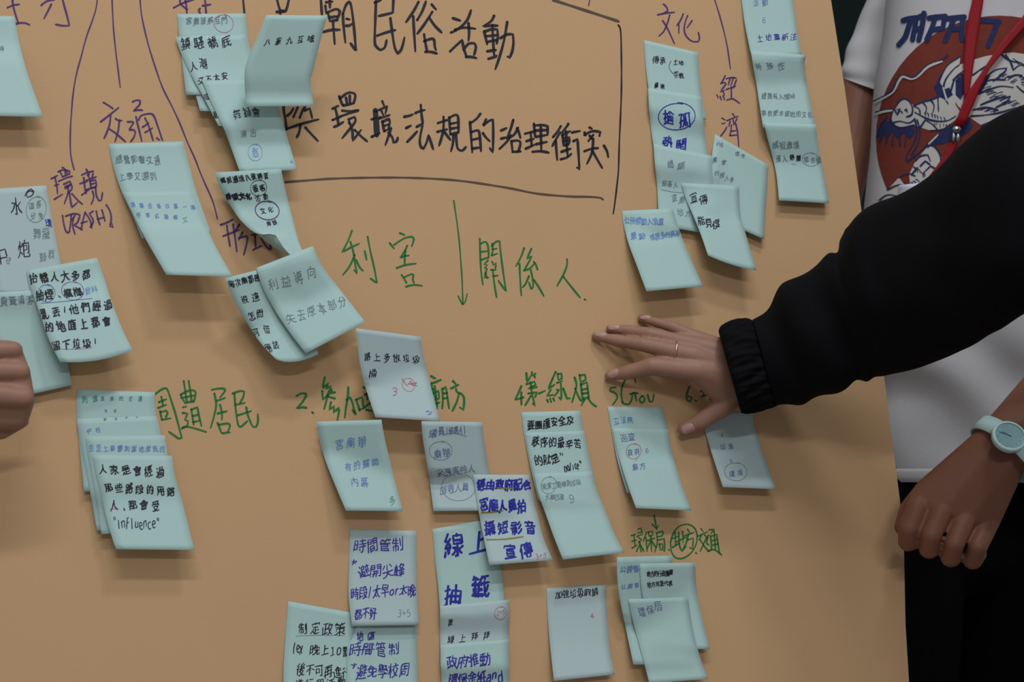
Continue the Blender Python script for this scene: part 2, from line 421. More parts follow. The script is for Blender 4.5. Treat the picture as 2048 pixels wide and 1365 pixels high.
22320:[[42,23,29,27],[29,29,23,30],[42,21,56,18,55,38,53,42,50,42],[13,6,13,43],[5,21,20,21],[58,49,56,56,37,57,32,56,30,54,29,11],[42,5,42,44],[21,40,6,47]],
22334:[[32,31,30,32,27,47,20,57],[44,50,44,48],[13,6,13,45],[54,27,45,26,48,9,25,9],[5,21,20,21],[5,50,13,45,21,44,22,42],[32,57,35,57,44,50,52,38,54,27],[32,9,32,31,34,32,44,50,56,57]],
22403:[[27,17,56,17],[32,25,34,46,37,49],[40,6,41,11],[46,56,52,25],[19,21,6,21],[13,45,13,6],[24,56,58,56],[5,50,22,42]],
22534:[[25,24,30,23],[46,17,45,17],[58,54,31,54],[55,41,31,41],[56,29,31,29],[25,24,21,21,6,21],[13,6,14,43],[56,17,32,17],[44,6,46,9,46,17,45,17,45,54],[5,49,6,47,20,42,23,39],[31,58,30,19,36,5]],
22622:[[42,36,40,36],[21,36,23,36],[29,4,31,5,32,10],[44,47,19,47,16,44],[7,17,7,10,55,10,56,16],[49,28,13,28],[54,57,9,57],[50,20,12,20],[31,42,31,57],[6,36,57,36],[23,17,23,36,21,36,16,44,6,48],[56,48,45,42,42,36,40,36,40,17]],
22659:[[33,14,34,21],[47,21,49,14],[58,52,56,58,46,57,45,42],[53,35,29,35],[40,5,41,9],[23,58,29,56,33,52,35,42],[28,9,54,9],[13,6,13,46],[26,21,56,21],[19,21,6,21],[45,42,52,42,53,41,52,28,29,29,29,42,45,42],[6,49,21,43]],
22810:[[42,27,38,28,37,32],[20,20,23,20,27,25],[36,49,36,47,31,43],[27,10,30,5],[54,33,51,39,44,46,27,54,8,58],[6,32,9,33,21,30,27,27,27,25,31,25,36,21,43,14,44,11,27,10,11,19],[54,33,36,32,24,40,15,43]],
22812:[[14,32,9,33,6,37],[26,34,29,33],[32,7,33,12],[35,23,36,12],[35,23,31,28,29,33],[7,12,57,12],[57,57,47,53,40,48,29,33],[23,57,28,56,38,50,48,39,54,29,54,23,35,23],[19,12,19,19,14,29,15,58]],
22823:[[6,56,7,57,18,50,25,40,29,29,31,27],[31,27,31,6],[56,56,49,52,42,45,31,23],[7,23,31,23,31,25,32,23,56,23]],
22826:[[22,46,29,50,34,56],[31,5,31,22,32,25],[56,22,33,22,32,23,31,22,6,22],[31,22,39,40,48,51,56,56],[7,56,15,52,22,46,29,28,32,25]],
22833:[[32,35,41,49,50,55,55,57,59,56],[14,16,51,17],[30,35,29,34],[7,57,17,52,25,44,28,39,31,32,31,6],[17,6,15,8,14,16,7,25],[56,34,33,34,32,35,29,34,5,34]],
22909:[[21,47,18,46],[11,18,13,18],[30,32,58,32],[32,10,53,10,52,15,44,24,44,57,36,58],[18,42,14,42,8,36,14,6],[7,56,13,52,18,46,23,29,25,19,5,18]],
22987:[[32,26,29,27],[54,56,31,56],[16,46,20,47,23,51],[11,18,10,18],[32,25,32,24,32,25],[13,6,7,36,11,40,16,42],[32,25,33,27,54,25],[54,56,54,37,31,37,31,58],[49,15,58,29],[7,56,13,51,18,40,21,31,21,18,5,18],[32,25,31,24,32,21,40,6]],
23229:[[44,51,42,45],[36,54,35,45],[48,43,51,48],[16,48,19,48],[16,48,7,58],[29,44,26,54],[16,44,7,36,13,5],[29,27,55,27],[55,17,29,17],[44,37,44,8],[57,7,29,8,29,37,57,37,55,58,48,58],[16,48,16,44,20,35,22,19,7,18]],
23396:[[57,58,58,54,54,44,51,26,50,7],[40,9,39,39,36,54,47,52],[13,34,13,36],[6,9,21,9,20,14,13,22,13,56,8,58],[21,32,13,34,13,36,5,38],[58,7,54,5,29,10,28,36,26,48,23,56,23,58],[45,42,49,57]],
23416:[[33,19,36,15],[33,19,36,23],[33,19,30,19],[42,14,52,14],[17,35,42,36],[30,19,26,23,26,27],[30,19,27,17],[31,9,32,9],[11,14,20,14],[12,21,21,21],[51,21,42,21],[57,46,6,46],[27,6,36,11],[51,27,52,8,42,7],[12,27,11,8,17,6,22,7],[26,12,32,9,35,5],[42,36,40,39,33,42,32,44,31,58,24,58],[56,34,56,28,51,27,11,27,7,27,7,34]],
23433:[[25,29,25,25,29,19],[31,47,30,50,25,53,9,57],[31,12,30,6],[43,30,42,35,35,47],[18,40,21,30],[54,20,54,13,31,12,8,13,8,20],[56,30,7,30],[18,40,31,47,35,47,53,56]],
23447:[[17,23,46,23],[15,48,16,44],[32,35,31,57,24,58],[56,55,51,48],[33,11,31,5],[56,35,7,35],[56,20,56,11,9,11,8,20]],
23448:[[32,11,32,5],[50,56,50,43,15,43],[50,56,15,56],[15,56,15,21,48,21,47,32,15,32],[7,17,7,11,32,11,56,11,56,17]],
23450:[[16,34,15,44],[6,58,15,44],[31,5,32,12],[50,39,31,39],[31,54,31,25],[47,25,16,25],[55,21,55,13,32,12,8,13,8,21],[15,44,24,53,31,54,33,56,56,56]],
23458:[[46,56,17,56],[21,23,29,32],[32,11,31,5],[24,20,44,21,43,24,34,32],[29,32,34,32],[17,44,46,43],[7,17,8,11,55,11,56,17],[46,56,47,40],[17,56,17,40],[10,29,21,23,21,21,24,20,25,17,27,16],[6,42,17,40,17,39,28,35,29,32],[56,40,47,40,47,38,36,35,34,32]],
23459:[[48,21,15,21],[7,56,56,56],[46,38,16,38],[31,5,32,11],[55,18,54,11,8,11,7,18],[16,38,17,29,46,30,46,47,45,48,17,48,16,38]],
23470:[[29,42,30,33],[13,56,50,56],[31,6,31,11],[30,33,44,32,45,21,18,21,17,32,30,33],[50,56,50,42,29,42,13,42,13,56],[55,21,55,11,31,11,7,11,7,21]],
23478:[[27,27,29,21],[27,27,10,33,7,32],[30,34,7,44],[31,11,29,5],[5,54,13,53,34,42],[50,29,42,33,41,36],[34,38,41,36],[41,36,48,48,55,54],[54,19,54,11,7,11,7,19],[46,21,15,21],[24,58,32,57,34,51,34,38,30,34,27,27]],
23559:[[32,44,37,50],[40,16,46,21],[20,23,8,23,8,8],[42,5,41,9],[34,22,37,24,38,27],[6,58,9,37],[42,58,50,56,50,29],[58,37,27,37],[20,58,20,5],[5,36,20,36],[26,18,39,9,54,10,51,18,48,21,46,21,44,24,27,32]],
23566:[[37,11,36,17],[6,40,9,34,13,33],[8,7,13,12],[13,33,13,20,5,20],[17,50,17,46],[17,50,23,54],[46,10,48,5],[31,10,30,5],[51,27,26,27],[51,22,26,22],[44,39,44,56,42,58,35,58],[6,46,56,46],[13,33,27,38,44,39,58,37],[56,11,21,11],[51,22,50,32,26,32,26,17,27,17,50,17,51,22]],
23567:[[31,7,31,56,30,58,21,58],[48,21,54,34,57,44],[15,21,9,38,5,44]],
23574:[[44,11,54,24],[31,24,31,6],[32,39,34,37,57,37],[32,39,38,48,46,54,56,58,58,56],[19,10,10,23],[31,39,29,37,6,37],[6,57,17,54,25,48,29,40,32,39,30,39,31,31]],
23601:[[46,31,47,56,56,57,58,54,57,48],[17,6,19,13],[25,40,28,48],[10,40,6,52],[54,15,51,9],[13,58,17,58,18,54,18,34],[18,34,8,33,9,22,27,23,27,32,18,34],[57,21,34,21],[5,13,29,13],[43,5,40,37,36,49,31,58]],
23616:[[14,30,56,30,54,55,52,58,45,58],[23,54,24,38,43,39,42,51,23,51],[7,55,13,38,15,8,52,8,52,19,14,20]],
23621:[[22,56,53,56],[22,56,22,42,53,42,53,56],[58,31,13,31],[37,42,37,20],[13,19,54,19,54,9,13,9,12,37,7,57]],
23792:[[43,23,50,15,50,11,37,10],[13,49,13,6],[25,30,32,29,40,23],[31,15,34,15],[20,49,21,15],[56,51,28,51],[53,35,30,35],[30,43,53,43],[42,32,42,58],[20,49,5,50,5,15],[38,6,37,10,34,11,34,15],[34,15,40,23,43,23,52,29,56,29]],
24033:[[5,56,13,49],[30,46,22,27,29,7],[56,46,46,26,54,7],[7,7,13,13],[43,46,34,27,41,7],[58,54,55,56,31,56,23,55,13,49],[6,28,13,28,13,49]],
24037:[[31,53,31,13],[54,13,9,13],[56,54,6,54]],
24066:[[32,14,31,15],[42,51,51,50,52,28,12,28,12,50],[56,15,6,15],[30,5,32,12,31,15,31,58]],
24118:[[47,6,48,23,56,23,57,19],[13,54,14,40,49,40,49,54,42,54],[31,30,31,58],[25,7,25,23,37,22,37,7],[56,13,5,13],[15,6,15,18,11,23,7,24],[56,36,55,29,7,29,7,37]],
24149:[[42,9,42,5],[24,31,23,37],[13,24,50,24],[56,9,7,9],[31,38,31,58],[21,5,21,11],[24,31,50,31,50,17,13,17,13,30,24,31],[18,38,15,46,15,56],[5,48,15,44,16,46,52,46,59,48],[57,38,5,38],[42,56,47,56,48,52,48,46,45,38]],
24171:[[41,21,38,15],[13,36,50,36],[5,27,30,25,32,27,31,30],[34,11,57,11],[28,19,7,19],[46,58,53,57,53,48,10,48,10,56],[31,42,31,58],[6,13,30,13],[28,7,8,7],[17,7,17,25],[44,26,50,25,50,5],[50,36,49,42,13,42,13,32,14,31,49,31,50,36]],
24207:[[38,32,40,29,47,25,47,21,21,21],[38,32,39,36],[38,32,27,28],[50,46,54,40,54,36,39,36],[39,36,37,37],[34,5,35,12],[37,37,36,57,35,58,26,58,25,57],[37,37,17,36],[58,12,11,12,10,40,5,57]],
24213:[[35,11,34,5],[42,36,41,36],[32,52,25,55,21,55],[40,57,35,47],[58,50,57,56,52,57,49,55,45,49,42,36,40,34,40,21],[58,11,11,11,10,38,8,51,5,57],[55,36,22,36],[19,58,21,56,21,23,23,21,53,20]],
24220:[[34,36,39,45],[35,11,33,5],[16,38,18,34,23,32],[50,19,50,56,49,58,42,58],[57,28,32,28],[57,12,10,12,10,40,6,57],[23,58,23,29,27,19]],
24230:[[40,53,49,44,50,41],[25,40,25,45,33,53],[33,6,34,11],[56,23,17,23],[50,41,17,40],[46,18,46,32,45,33,27,33,27,18],[56,11,11,11,10,38,5,57],[16,58,29,56,33,53,40,53,43,56,56,58]],
24287:[[56,42,42,42],[33,34,17,34],[56,30,42,30],[32,5,33,10],[7,60,5,57,9,40,11,10,58,10],[25,42,25,58],[38,52,35,50,15,50],[34,21,17,21],[25,27,17,29,18,42,33,41,33,28,25,27],[25,17,25,27],[50,58,56,58,56,19,42,19,42,42,36,58]],
24375:[[11,58,17,58,19,55,21,37,5,36,7,23,21,22,21,9,6,9],[52,17,31,19],[40,5,37,6,32,14,31,19],[41,42,54,42,54,30,29,29,28,42,41,42],[41,24,41,55],[26,57,54,54],[57,58,52,48],[48,11,56,21]],
24433:[[38,57,49,50,57,41],[9,14,32,14],[40,18,46,14,50,9],[11,48,6,56],[29,48,32,54],[21,44,31,44,32,42,31,35,9,35,10,44,21,44],[21,44,20,57,15,58],[40,35,45,33,56,23],[32,14,32,7,9,7,9,21,31,21,32,14],[34,28,6,28]],
24456:[[45,44,54,39],[6,34,9,31,13,31],[18,5,7,16],[28,19,52,19],[28,31,52,31,52,8,28,8,28,56,40,54],[57,56,49,52,46,48,45,44,42,44,40,38,38,32],[18,20,13,29,14,58]],
24460:[[13,29,9,30,5,34],[58,58,49,56,42,50],[42,50,49,42,50,38,33,36],[42,50,38,50],[30,40,38,50],[5,17,18,5],[38,50,31,56,22,58],[38,5,29,14,27,17],[52,27,36,29,29,28],[50,23,56,32],[37,19,36,22,31,25,28,29,23,30],[35,29,34,36,29,40,23,43],[50,11,41,18,27,17],[17,19,13,28,13,58]],
24590:[[28,31,54,31],[11,44,7,55],[46,52,44,57,21,57,19,55,19,44],[56,55,50,43],[28,21,52,21],[36,47,29,40,28,13],[17,12,56,12],[18,7,17,12,7,25]],
24615:[[7,17,5,29],[19,15,22,23],[26,25,22,23],[14,5,14,58],[55,36,29,36],[42,56,42,7],[56,19,30,19],[57,56,24,56],[31,9,30,19,29,19,25,27]],
24773:[[12,5,12,58],[17,14,19,20],[53,40,27,40],[7,17,5,29],[27,49,53,49],[56,10,23,10],[25,17,55,17],[27,58,27,32,53,32,53,57,52,58,44,57],[40,5,40,25],[58,25,21,25]],
24847:[[42,19,43,9],[51,48,56,55],[43,53,41,58,23,58,21,56,21,48],[29,41,29,45,36,49],[21,9,22,19],[32,9,32,5],[49,34,15,34],[13,48,7,56],[7,19,56,19],[15,34,15,27,49,27,48,41,15,41,15,34],[10,9,53,9]],
25033:[[15,56,21,48],[31,38,35,44,42,48],[9,28,14,28,20,24],[51,47,58,57],[29,48,30,58,46,58,47,54],[31,3,34,6,34,9],[32,19,56,19],[31,32,55,32],[57,38,31,38],[58,10,10,10,9,39,8,50,5,56,6,58],[44,15,46,17,45,38],[24,15,20,23,21,40],[34,15,31,23,31,38],[27,27,31,24,31,26,55,26]],
25110:[[54,15,53,10,46,6],[29,48,6,53],[42,47,28,57],[42,42,46,40,52,25],[15,25,27,26,26,40,9,40,9,26,15,25],[54,15,6,15],[56,46,57,52,54,58,48,56,42,47,42,42,40,40,38,29,36,5]],
25152:[[51,27,51,58],[9,21,26,21,25,35,9,35],[58,27,36,27],[30,56,33,51,36,40,36,11,54,7,58,8],[6,58,9,35,9,11,27,7]],
25215:[[48,30,56,22],[6,51,15,38,18,26,18,21,7,21],[42,45,21,45],[39,35,23,35],[39,25,25,25],[23,58,31,56,32,19,42,13,44,9],[50,8,15,8],[55,48,48,36,44,19]],
25260:[[38,6,28,27],[13,35,13,36],[54,25,28,27],[29,56,30,37,52,37,53,56],[29,56,53,56],[5,18,19,18],[21,32,19,34,5,38],[7,58,13,57,13,5],[48,15,58,29]],
25277:[[15,36,15,34],[23,32,21,34,15,34,15,36,6,38],[58,54,29,54],[29,36,58,36],[42,5,42,54],[15,5,15,56,13,58,9,58],[21,18,6,18],[58,57,58,20,29,20,29,58]],
25293:[[15,34,15,36],[56,35,31,35],[56,55,31,55],[42,17,42,9,45,5],[23,33,15,34,15,36,7,38],[7,18,22,18],[15,6,15,56,14,58,9,58],[31,58,31,17,56,17,56,55]],
25308:[[15,39,16,39],[30,44,58,44],[55,21,33,21],[5,39,25,39],[56,32,32,32],[57,9,31,9],[25,23,7,23],[44,9,44,58],[7,58,10,54,14,46,15,39,16,39,16,9],[26,7,23,7,16,9,5,11]],
25343:[[44,13,44,15,19,15,19,13],[19,22,48,22,48,28,47,29,15,29,15,22,19,22],[53,42,9,42],[56,50,6,50],[23,58,30,58,31,56,31,36],[11,36,50,34],[4,16,8,17,19,13,31,5,44,13,56,16]],
25475:[[14,34,13,36],[49,54,54,54,54,39],[29,40,29,53],[29,40,25,36,25,34],[29,15,54,15],[29,7,53,7,54,21,52,23,28,23],[41,58,41,29],[20,18,6,18],[8,58,13,57,13,5],[25,34,15,33,13,36,5,37],[25,34,25,29,58,29,58,37,54,39,29,40]],
25512:[[13,34,13,36],[58,54,30,54],[5,18,20,18],[56,29,30,29],[56,41,30,41],[56,17,31,17],[8,58,12,58,13,56,13,5],[29,22,30,23,30,58],[44,7,46,11,45,17,45,54],[5,38,21,32,23,27,29,22,31,11,34,5,35,5]],
25654:[[13,34,13,36],[40,16,40,17],[27,31,51,31],[53,56,31,56],[40,7,25,20],[40,7,57,19],[19,34,13,34,13,36,5,38],[5,18,19,18,25,20],[27,24,51,24,50,38,27,38],[13,5,13,54,11,58,7,58],[31,58,32,46,53,46,53,58],[25,20,27,24,27,40,21,56]],
25885:[[54,39,43,39],[33,39,22,39],[29,19,49,19],[49,13,29,13],[43,46,54,46],[22,46,33,46],[12,35,5,37],[22,33,22,52],[43,33,43,52],[23,7,56,7],[54,33,54,58],[33,33,33,58],[29,7,29,25],[17,18,6,18],[40,33,58,33],[49,25,49,7],[22,26,56,25],[19,53,36,52],[58,52,43,52],[12,5,12,57,7,58],[13,32,36,33]],
25892:[[12,32,15,32],[5,36,11,35],[34,54,28,50],[19,47,37,47],[36,40,21,40],[44,55,58,55],[57,30,44,30],[58,17,44,17],[44,42,57,42],[5,18,15,18],[38,10,19,10],[11,5,11,58,7,58],[42,21,39,24,21,25,21,33,36,33,37,24],[35,5,35,17,29,18,23,17,23,5],[19,58,23,56,28,50,29,18],[52,55,52,17,54,11,51,5,46,5,42,21,44,23,44,58]],
25910:[[52,18,48,36,44,42],[44,46,44,42],[44,46,36,54,30,57],[44,46,56,57],[8,13,8,44],[22,41,8,44],[29,31,31,25,33,25],[33,25,36,27,41,40,44,42],[22,7,22,58],[35,17,57,17],[38,5,33,25]],
25918:[[45,46,45,42],[45,46,31,57],[45,46,57,57],[54,17,50,35,45,42],[15,56,23,58,24,56,26,31],[13,15,12,41,9,51,5,57],[5,15,28,15],[38,17,58,17],[17,6,18,9,17,15],[45,42,43,41,38,26,36,25,40,5],[13,28,25,28,26,31,32,31,34,26,36,25]],
25919:[[45,46,45,42],[45,46,32,57],[45,46,53,55,57,57],[54,17,49,37,45,42],[19,28,31,29,36,25],[8,24,8,51],[29,10,6,10],[31,45,30,46,5,52],[19,10,19,48],[38,17,58,17],[45,42,43,42,38,26,36,25,40,6]],
25945:[[46,41,48,40,50,34,54,17],[32,57,37,54,46,46],[12,31,11,34,6,37],[38,25,34,25],[19,30,21,23],[57,57,46,46],[16,22,16,5],[27,15,23,11,7,11],[5,46,32,43],[25,31,24,34,18,40,18,57,12,58],[5,22,31,22,34,25],[40,17,58,17],[25,22,26,17,31,7],[9,31,32,31,34,25],[46,46,46,41,44,40,40,26,38,25,42,5]],
25991:[[32,10,31,6],[5,17,57,17],[32,43,31,42],[5,56,7,57,15,54,31,44,43,29,46,17],[56,56,46,53,31,43,21,30,17,22,16,17]],
26009:[[9,19,6,9],[15,27,15,26],[42,16,36,11],[50,40,50,42],[15,32,11,34,5,48,5,52],[40,31,32,26],[26,9,22,20],[50,5,50,58],[15,5,15,58],[5,26,26,26],[58,40,31,44],[24,42,20,34,15,32]],
26032:[[51,27,51,57],[10,42,6,50],[19,11,17,5],[25,42,29,50],[24,11,25,18,23,26],[57,27,37,27],[14,57,18,56,18,26],[6,36,29,36],[29,11,7,11],[5,26,31,26],[32,58,32,56,35,49,36,41,37,11,56,7],[11,17,12,19,11,26]],
26041:[[34,58,42,58,46,56,50,42,50,31,24,30],[32,6,34,10,33,16],[56,16,7,16],[25,16,24,30,21,42,15,51,7,57]],
26085:[[13,31,49,31],[13,54,49,54],[49,56,49,10,13,10,13,57]],
26089:[[50,19,12,19],[31,30,31,58],[57,44,5,44],[31,30,12,30,13,8,50,9,50,29,31,30]],
26159:[[53,44,32,44],[50,16,13,16],[32,33,32,56],[13,16,13,7,50,8,50,24,48,25,13,25,13,16],[59,56,56,57,32,56,23,54,15,46],[6,32,57,32],[7,57,15,46,16,40]],
26178:[[34,49,31,43],[6,27,19,27],[49,25,49,55,48,58,41,58],[56,36,25,36],[40,25,40,5],[54,13,28,13],[6,50,6,9,19,9,19,45,6,46],[57,25,25,25]],
26202:[[43,36,43,55,44,57,55,57,57,50],[34,6,34,10],[43,21,45,10,34,10],[19,28,6,28],[38,36,39,36],[40,21,39,36,35,46,27,54,19,58],[5,51,6,10,19,10,19,46,6,46],[34,10,31,11,27,20,27,36,54,36,54,21,19,22]],
26223:[[7,56,8,57,21,50],[43,51,56,57],[25,58,31,58,32,45],[50,14,13,14],[32,29,31,21],[32,45,48,45,49,44,49,36,15,36,16,45,32,45],[57,29,7,29],[31,21,14,21,13,8,15,7,49,7,50,8,50,20,49,21,31,21]],
26356:[[21,51,17,55,7,58],[55,9,6,9],[52,28,12,28],[31,38,51,38,52,19,13,18,12,38,31,38],[25,51,31,38,31,9],[15,43,21,51,25,51,27,53,32,55,50,58,58,57]],
26360:[[14,50,50,50],[50,50,49,43,14,43,14,57,50,57,50,50],[5,16,57,16],[53,30,9,30],[31,5,31,36],[12,9,48,9,49,10,49,21,48,23,11,23],[5,36,57,36]],
26368:[[44,51,46,51],[44,51,42,54,34,58],[44,51,38,43,36,36],[46,51,50,55,55,58,57,57],[27,45,11,45],[13,14,49,14],[27,37,11,37],[27,58,27,29],[11,29,11,54],[49,14,48,7,13,7,14,22,48,22,49,21,49,14],[34,36,54,37,54,40,46,51],[30,52,5,54],[5,29,57,29]],
26371:[[42,27,40,30,40,35],[31,34,31,23],[21,27,22,35],[16,49,47,49],[12,23,9,19],[47,49,46,42,16,42,16,57,47,57,47,49],[50,23,12,23],[5,19,7,20,19,15,23,16,40,16,40,14],[23,15,24,11,32,6,40,14,52,19,59,19],[52,19,52,21,50,23,49,35,13,35,12,23]],
26377:[[50,46,19,46],[27,5,25,13],[50,35,19,35],[19,29,15,29,7,36],[41,58,48,58,50,56,50,25,20,25],[56,13,7,13],[19,58,19,26,23,13]],
26412:[[25,19,24,25,20,32,14,40,7,46],[17,46,46,46,50,42],[31,58,31,6],[56,19,7,19],[38,19,38,25,43,33,50,42,57,46]],
26597:[[46,40,17,40],[37,13,38,17,48,25,56,29,59,29],[26,14,25,17,15,26,9,29,5,29],[7,56,56,56],[17,40,17,32,46,32,46,48,45,49,17,49,17,40],[31,5,31,25],[6,13,25,13,26,14,57,13]],
26657:[[21,36,19,29,14,28],[42,45,42,47],[42,15,42,8,39,5],[48,21,56,31],[7,19,21,19],[57,15,28,15],[30,29,33,32,36,38,43,48,51,54,58,56],[26,57,31,56,42,47,50,31],[15,58,15,30,13,29,15,5],[14,28,10,31,5,48],[34,21,30,29,27,31]],
26742:[[15,29,11,31,6,42,6,46],[45,18,52,11,52,8],[45,18,47,23],[45,18,36,15,32,15],[15,26,19,27,22,32],[52,8,29,7],[57,34,28,34],[57,45,28,45],[42,57,42,24],[22,17,8,17],[15,58,15,5],[52,58,56,58,57,56,57,24,48,23,28,24,28,58]],
27010:[[11,34,8,36,5,46],[36,58,44,46,46,40,49,39],[23,20,35,20],[19,35,17,31,13,29],[58,30,41,30,44,16],[24,50,23,9,35,9,35,30,23,31],[42,9,56,9],[17,19,6,19],[59,50,57,58,50,56,50,40,48,35,50,27,51,9],[33,39,36,48],[22,52,25,49,34,45],[13,58,13,34,11,34,13,29,13,5]],
27028:[[13,27,17,29,19,37],[52,50,55,50,58,48,58,38,53,29,56,9,46,9,46,58],[25,53,36,49],[38,23,25,23],[12,33,8,36,5,47],[30,6,32,9,32,13],[25,34,38,33,38,13,25,13,25,53],[7,19,18,19],[34,42,38,54],[13,58,13,5]],
27231:[[26,17,25,16],[48,16,47,15],[23,19,25,17],[18,34,17,31,12,28],[53,42,49,48,46,50],[46,52,34,58],[40,37,42,37],[56,27,48,28],[27,44,31,44,35,49],[25,29,34,28],[17,17,6,17],[23,37,57,37],[55,23,57,29],[12,58,12,5],[34,30,33,24],[29,18,25,17],[52,17,47,16],[50,7,46,14,47,16],[25,17,29,7],[33,14,29,18,25,29],[12,28,8,31,4,44],[19,57,26,48,27,34],[58,52,56,58,52,58,46,52,42,37,40,37,38,5],[53,37,53,34,49,31,47,25,54,13]],
27315:[[54,21,46,25,41,26],[36,54,36,50],[5,46,9,33,13,30],[58,58,48,54,47,50],[54,37,29,37],[41,10,40,5],[29,43,54,43],[32,21,25,25],[13,27,17,29,20,35],[49,17,31,17],[19,17,6,17],[56,15,56,11,41,10,25,11,25,15],[13,58,13,5],[25,32,36,30,53,31,54,48,52,50,30,50,29,31],[38,54,25,58],[41,17,41,27,38,30]],
27425:[[38,36,38,25],[38,36,42,39,48,50,56,56],[38,36,31,48,19,57],[16,36,7,50],[51,29,54,21,54,16,29,16],[7,11,16,16],[31,5,29,16,27,17,23,27]],
27530:[[42,34,42,35],[25,52,42,35],[44,34,46,32,58,32],[44,34,51,44,57,50],[13,35,19,38],[25,8,6,8],[55,17,32,17],[42,58,42,6],[26,25,28,25,31,20,33,9],[23,25,18,43,13,51,7,57],[44,34,40,32,28,32],[5,35,11,21,13,8],[11,21,23,21,23,25,26,25]],
27573:[[10,48,10,46],[34,24,36,17,36,8,49,7,49,23,50,25,58,25],[44,50,43,50],[10,33,23,33],[24,20,10,20],[10,57,10,11,23,6,27,6],[34,33,34,38,38,45,48,54,56,57],[5,48,26,44],[27,57,31,58,39,54,45,49,52,38,52,33,32,33]],
27599:[[36,36,36,31,29,27,27,27],[35,50,35,46,26,40,26,36],[56,11,17,11],[17,11,19,5],[17,11,14,13,7,23],[58,36,5,36],[38,58,45,58,46,57,48,50,50,23,17,22,13,50,55,50]],
27665:[[34,36,32,36],[27,52,10,56],[54,48,56,50,53,57,48,57,42,53,37,46,34,36,32,36,32,23],[54,36,10,36],[10,22,50,21,50,9,10,9,10,56]],
27700:[[6,51,12,46,17,38,22,23,21,21,7,21],[39,30,52,18],[24,58,31,57,31,55,31,5],[56,50,44,40,41,36,39,30,32,26]],
27861:[[7,23,13,27],[10,7,17,10],[18,40,9,56],[38,32,37,37,29,54],[54,16,27,16],[40,5,40,32],[56,32,25,32],[26,55,52,52],[48,43,56,58]],
27880:[[7,25,14,28],[17,11,9,7],[9,58,8,56,17,40],[56,17,23,17],[54,36,26,36],[57,56,21,56],[38,5,40,11,40,56]],
27963:[[27,56,54,56],[6,24,14,28],[8,56,17,40],[16,10,10,7],[23,24,57,24],[40,9,40,38],[27,58,27,38,54,38,54,56],[26,11,40,9,51,6,55,7]],
27966:[[45,52,35,55],[9,7,16,11],[13,27,5,24],[48,37,57,31],[54,7,50,6,25,11,25,37,23,49,19,58],[14,38,15,40,7,56],[54,19,50,18,35,22,35,55],[54,53,50,47,46,36,44,20]],
27969:[[14,10,9,7],[28,27,29,23,34,17,34,13],[21,57,27,47,27,35],[38,6,40,13],[6,24,14,28],[38,35,38,56],[58,51,58,55,56,58,51,58,49,55,49,35],[17,40,8,56],[23,13,56,13],[52,26,25,28],[56,29,54,27,52,26,48,19]],
28165:[[52,49,25,49],[6,24,12,27],[25,40,52,40],[15,40,8,56],[8,7,9,7,15,10],[54,17,24,17],[23,10,56,10],[25,58,26,32,52,33,52,58,45,58,43,57],[39,5,39,25],[58,25,20,25]],
28234:[[38,36,37,44],[35,19,33,20],[35,19,53,19],[37,11,36,11],[8,7,16,12],[40,51,54,57],[34,46,34,49,27,56,22,58,19,57],[33,20,32,27],[33,20,23,19],[7,56,13,40],[5,24,13,29],[55,11,22,11],[35,19,37,5],[27,33,30,36,38,36,46,36,48,34],[20,27,56,27],[29,28,27,32,20,38],[52,45,24,45],[46,28,48,34,56,39,58,38]],
28436:[[8,55,15,42,15,39],[21,57,22,58,34,52],[17,10,11,7],[39,11,38,7,36,4],[6,24,13,27],[43,52,47,52,56,58],[22,17,23,11,56,11,56,17],[54,38,24,38],[39,21,39,46],[52,21,27,21],[24,38,24,46,54,46,54,29,25,29,24,38]],
28500:[[38,44,38,56,32,58],[11,27,7,25],[7,56,13,41],[32,41,33,44],[25,53,20,56],[53,42,52,39],[53,42,56,45],[48,50,54,54],[9,7,13,12],[34,31,31,32,30,35],[20,10,34,10],[46,9,46,17,40,25,36,23,19,23],[34,17,21,17],[40,9,56,9,56,23,54,25,50,25],[27,7,27,27],[36,36,30,43],[23,36,27,35,38,36,46,33],[22,44,53,42]],
28526:[[7,24,13,28],[57,37,45,37],[45,22,57,22],[22,30,36,30],[14,40,8,56],[15,11,9,7],[29,5,29,21],[38,12,21,12],[29,38,29,58],[42,49,38,47,20,47],[29,21,36,21,36,37,22,38,22,21,29,21],[52,58,57,57,57,7,45,8,45,37,42,52,40,58]],
28779:[[56,56,46,52,37,44,32,34,30,32],[7,32,11,30,15,19],[46,32,54,19],[31,7,30,32,28,33,23,45,15,52,7,57]],
28846:[[31,24,45,23,45,38,31,38],[34,13,56,14,54,43,48,45],[15,25,19,25,23,15],[8,18,5,30],[22,50,18,44,14,42],[6,57,14,42,15,6],[36,5,35,6,34,13,32,14,29,23,31,24,31,54,34,58,55,58,58,54,56,49]],
29017:[[13,27,17,27,20,17],[5,30,7,18],[19,51,15,44,12,43],[40,56,40,37],[58,56,22,56],[35,32,35,9],[46,8,46,32],[26,43,56,43],[35,18,25,19,25,32,56,31,56,18,35,18],[24,8,57,8],[5,60,12,43,13,6]],
29105:[[5,27,12,23],[39,58,38,52],[7,58,11,51],[24,51,25,57],[34,25,40,27],[52,51,56,58],[46,34,44,31,40,30],[23,23,29,26],[27,32,7,32],[58,34,58,40,56,43,52,39,51,14,34,14],[27,9,8,9],[17,29,17,42],[17,6,17,17],[5,18,29,18],[6,43,25,41,32,43,34,41,40,30,41,5]],
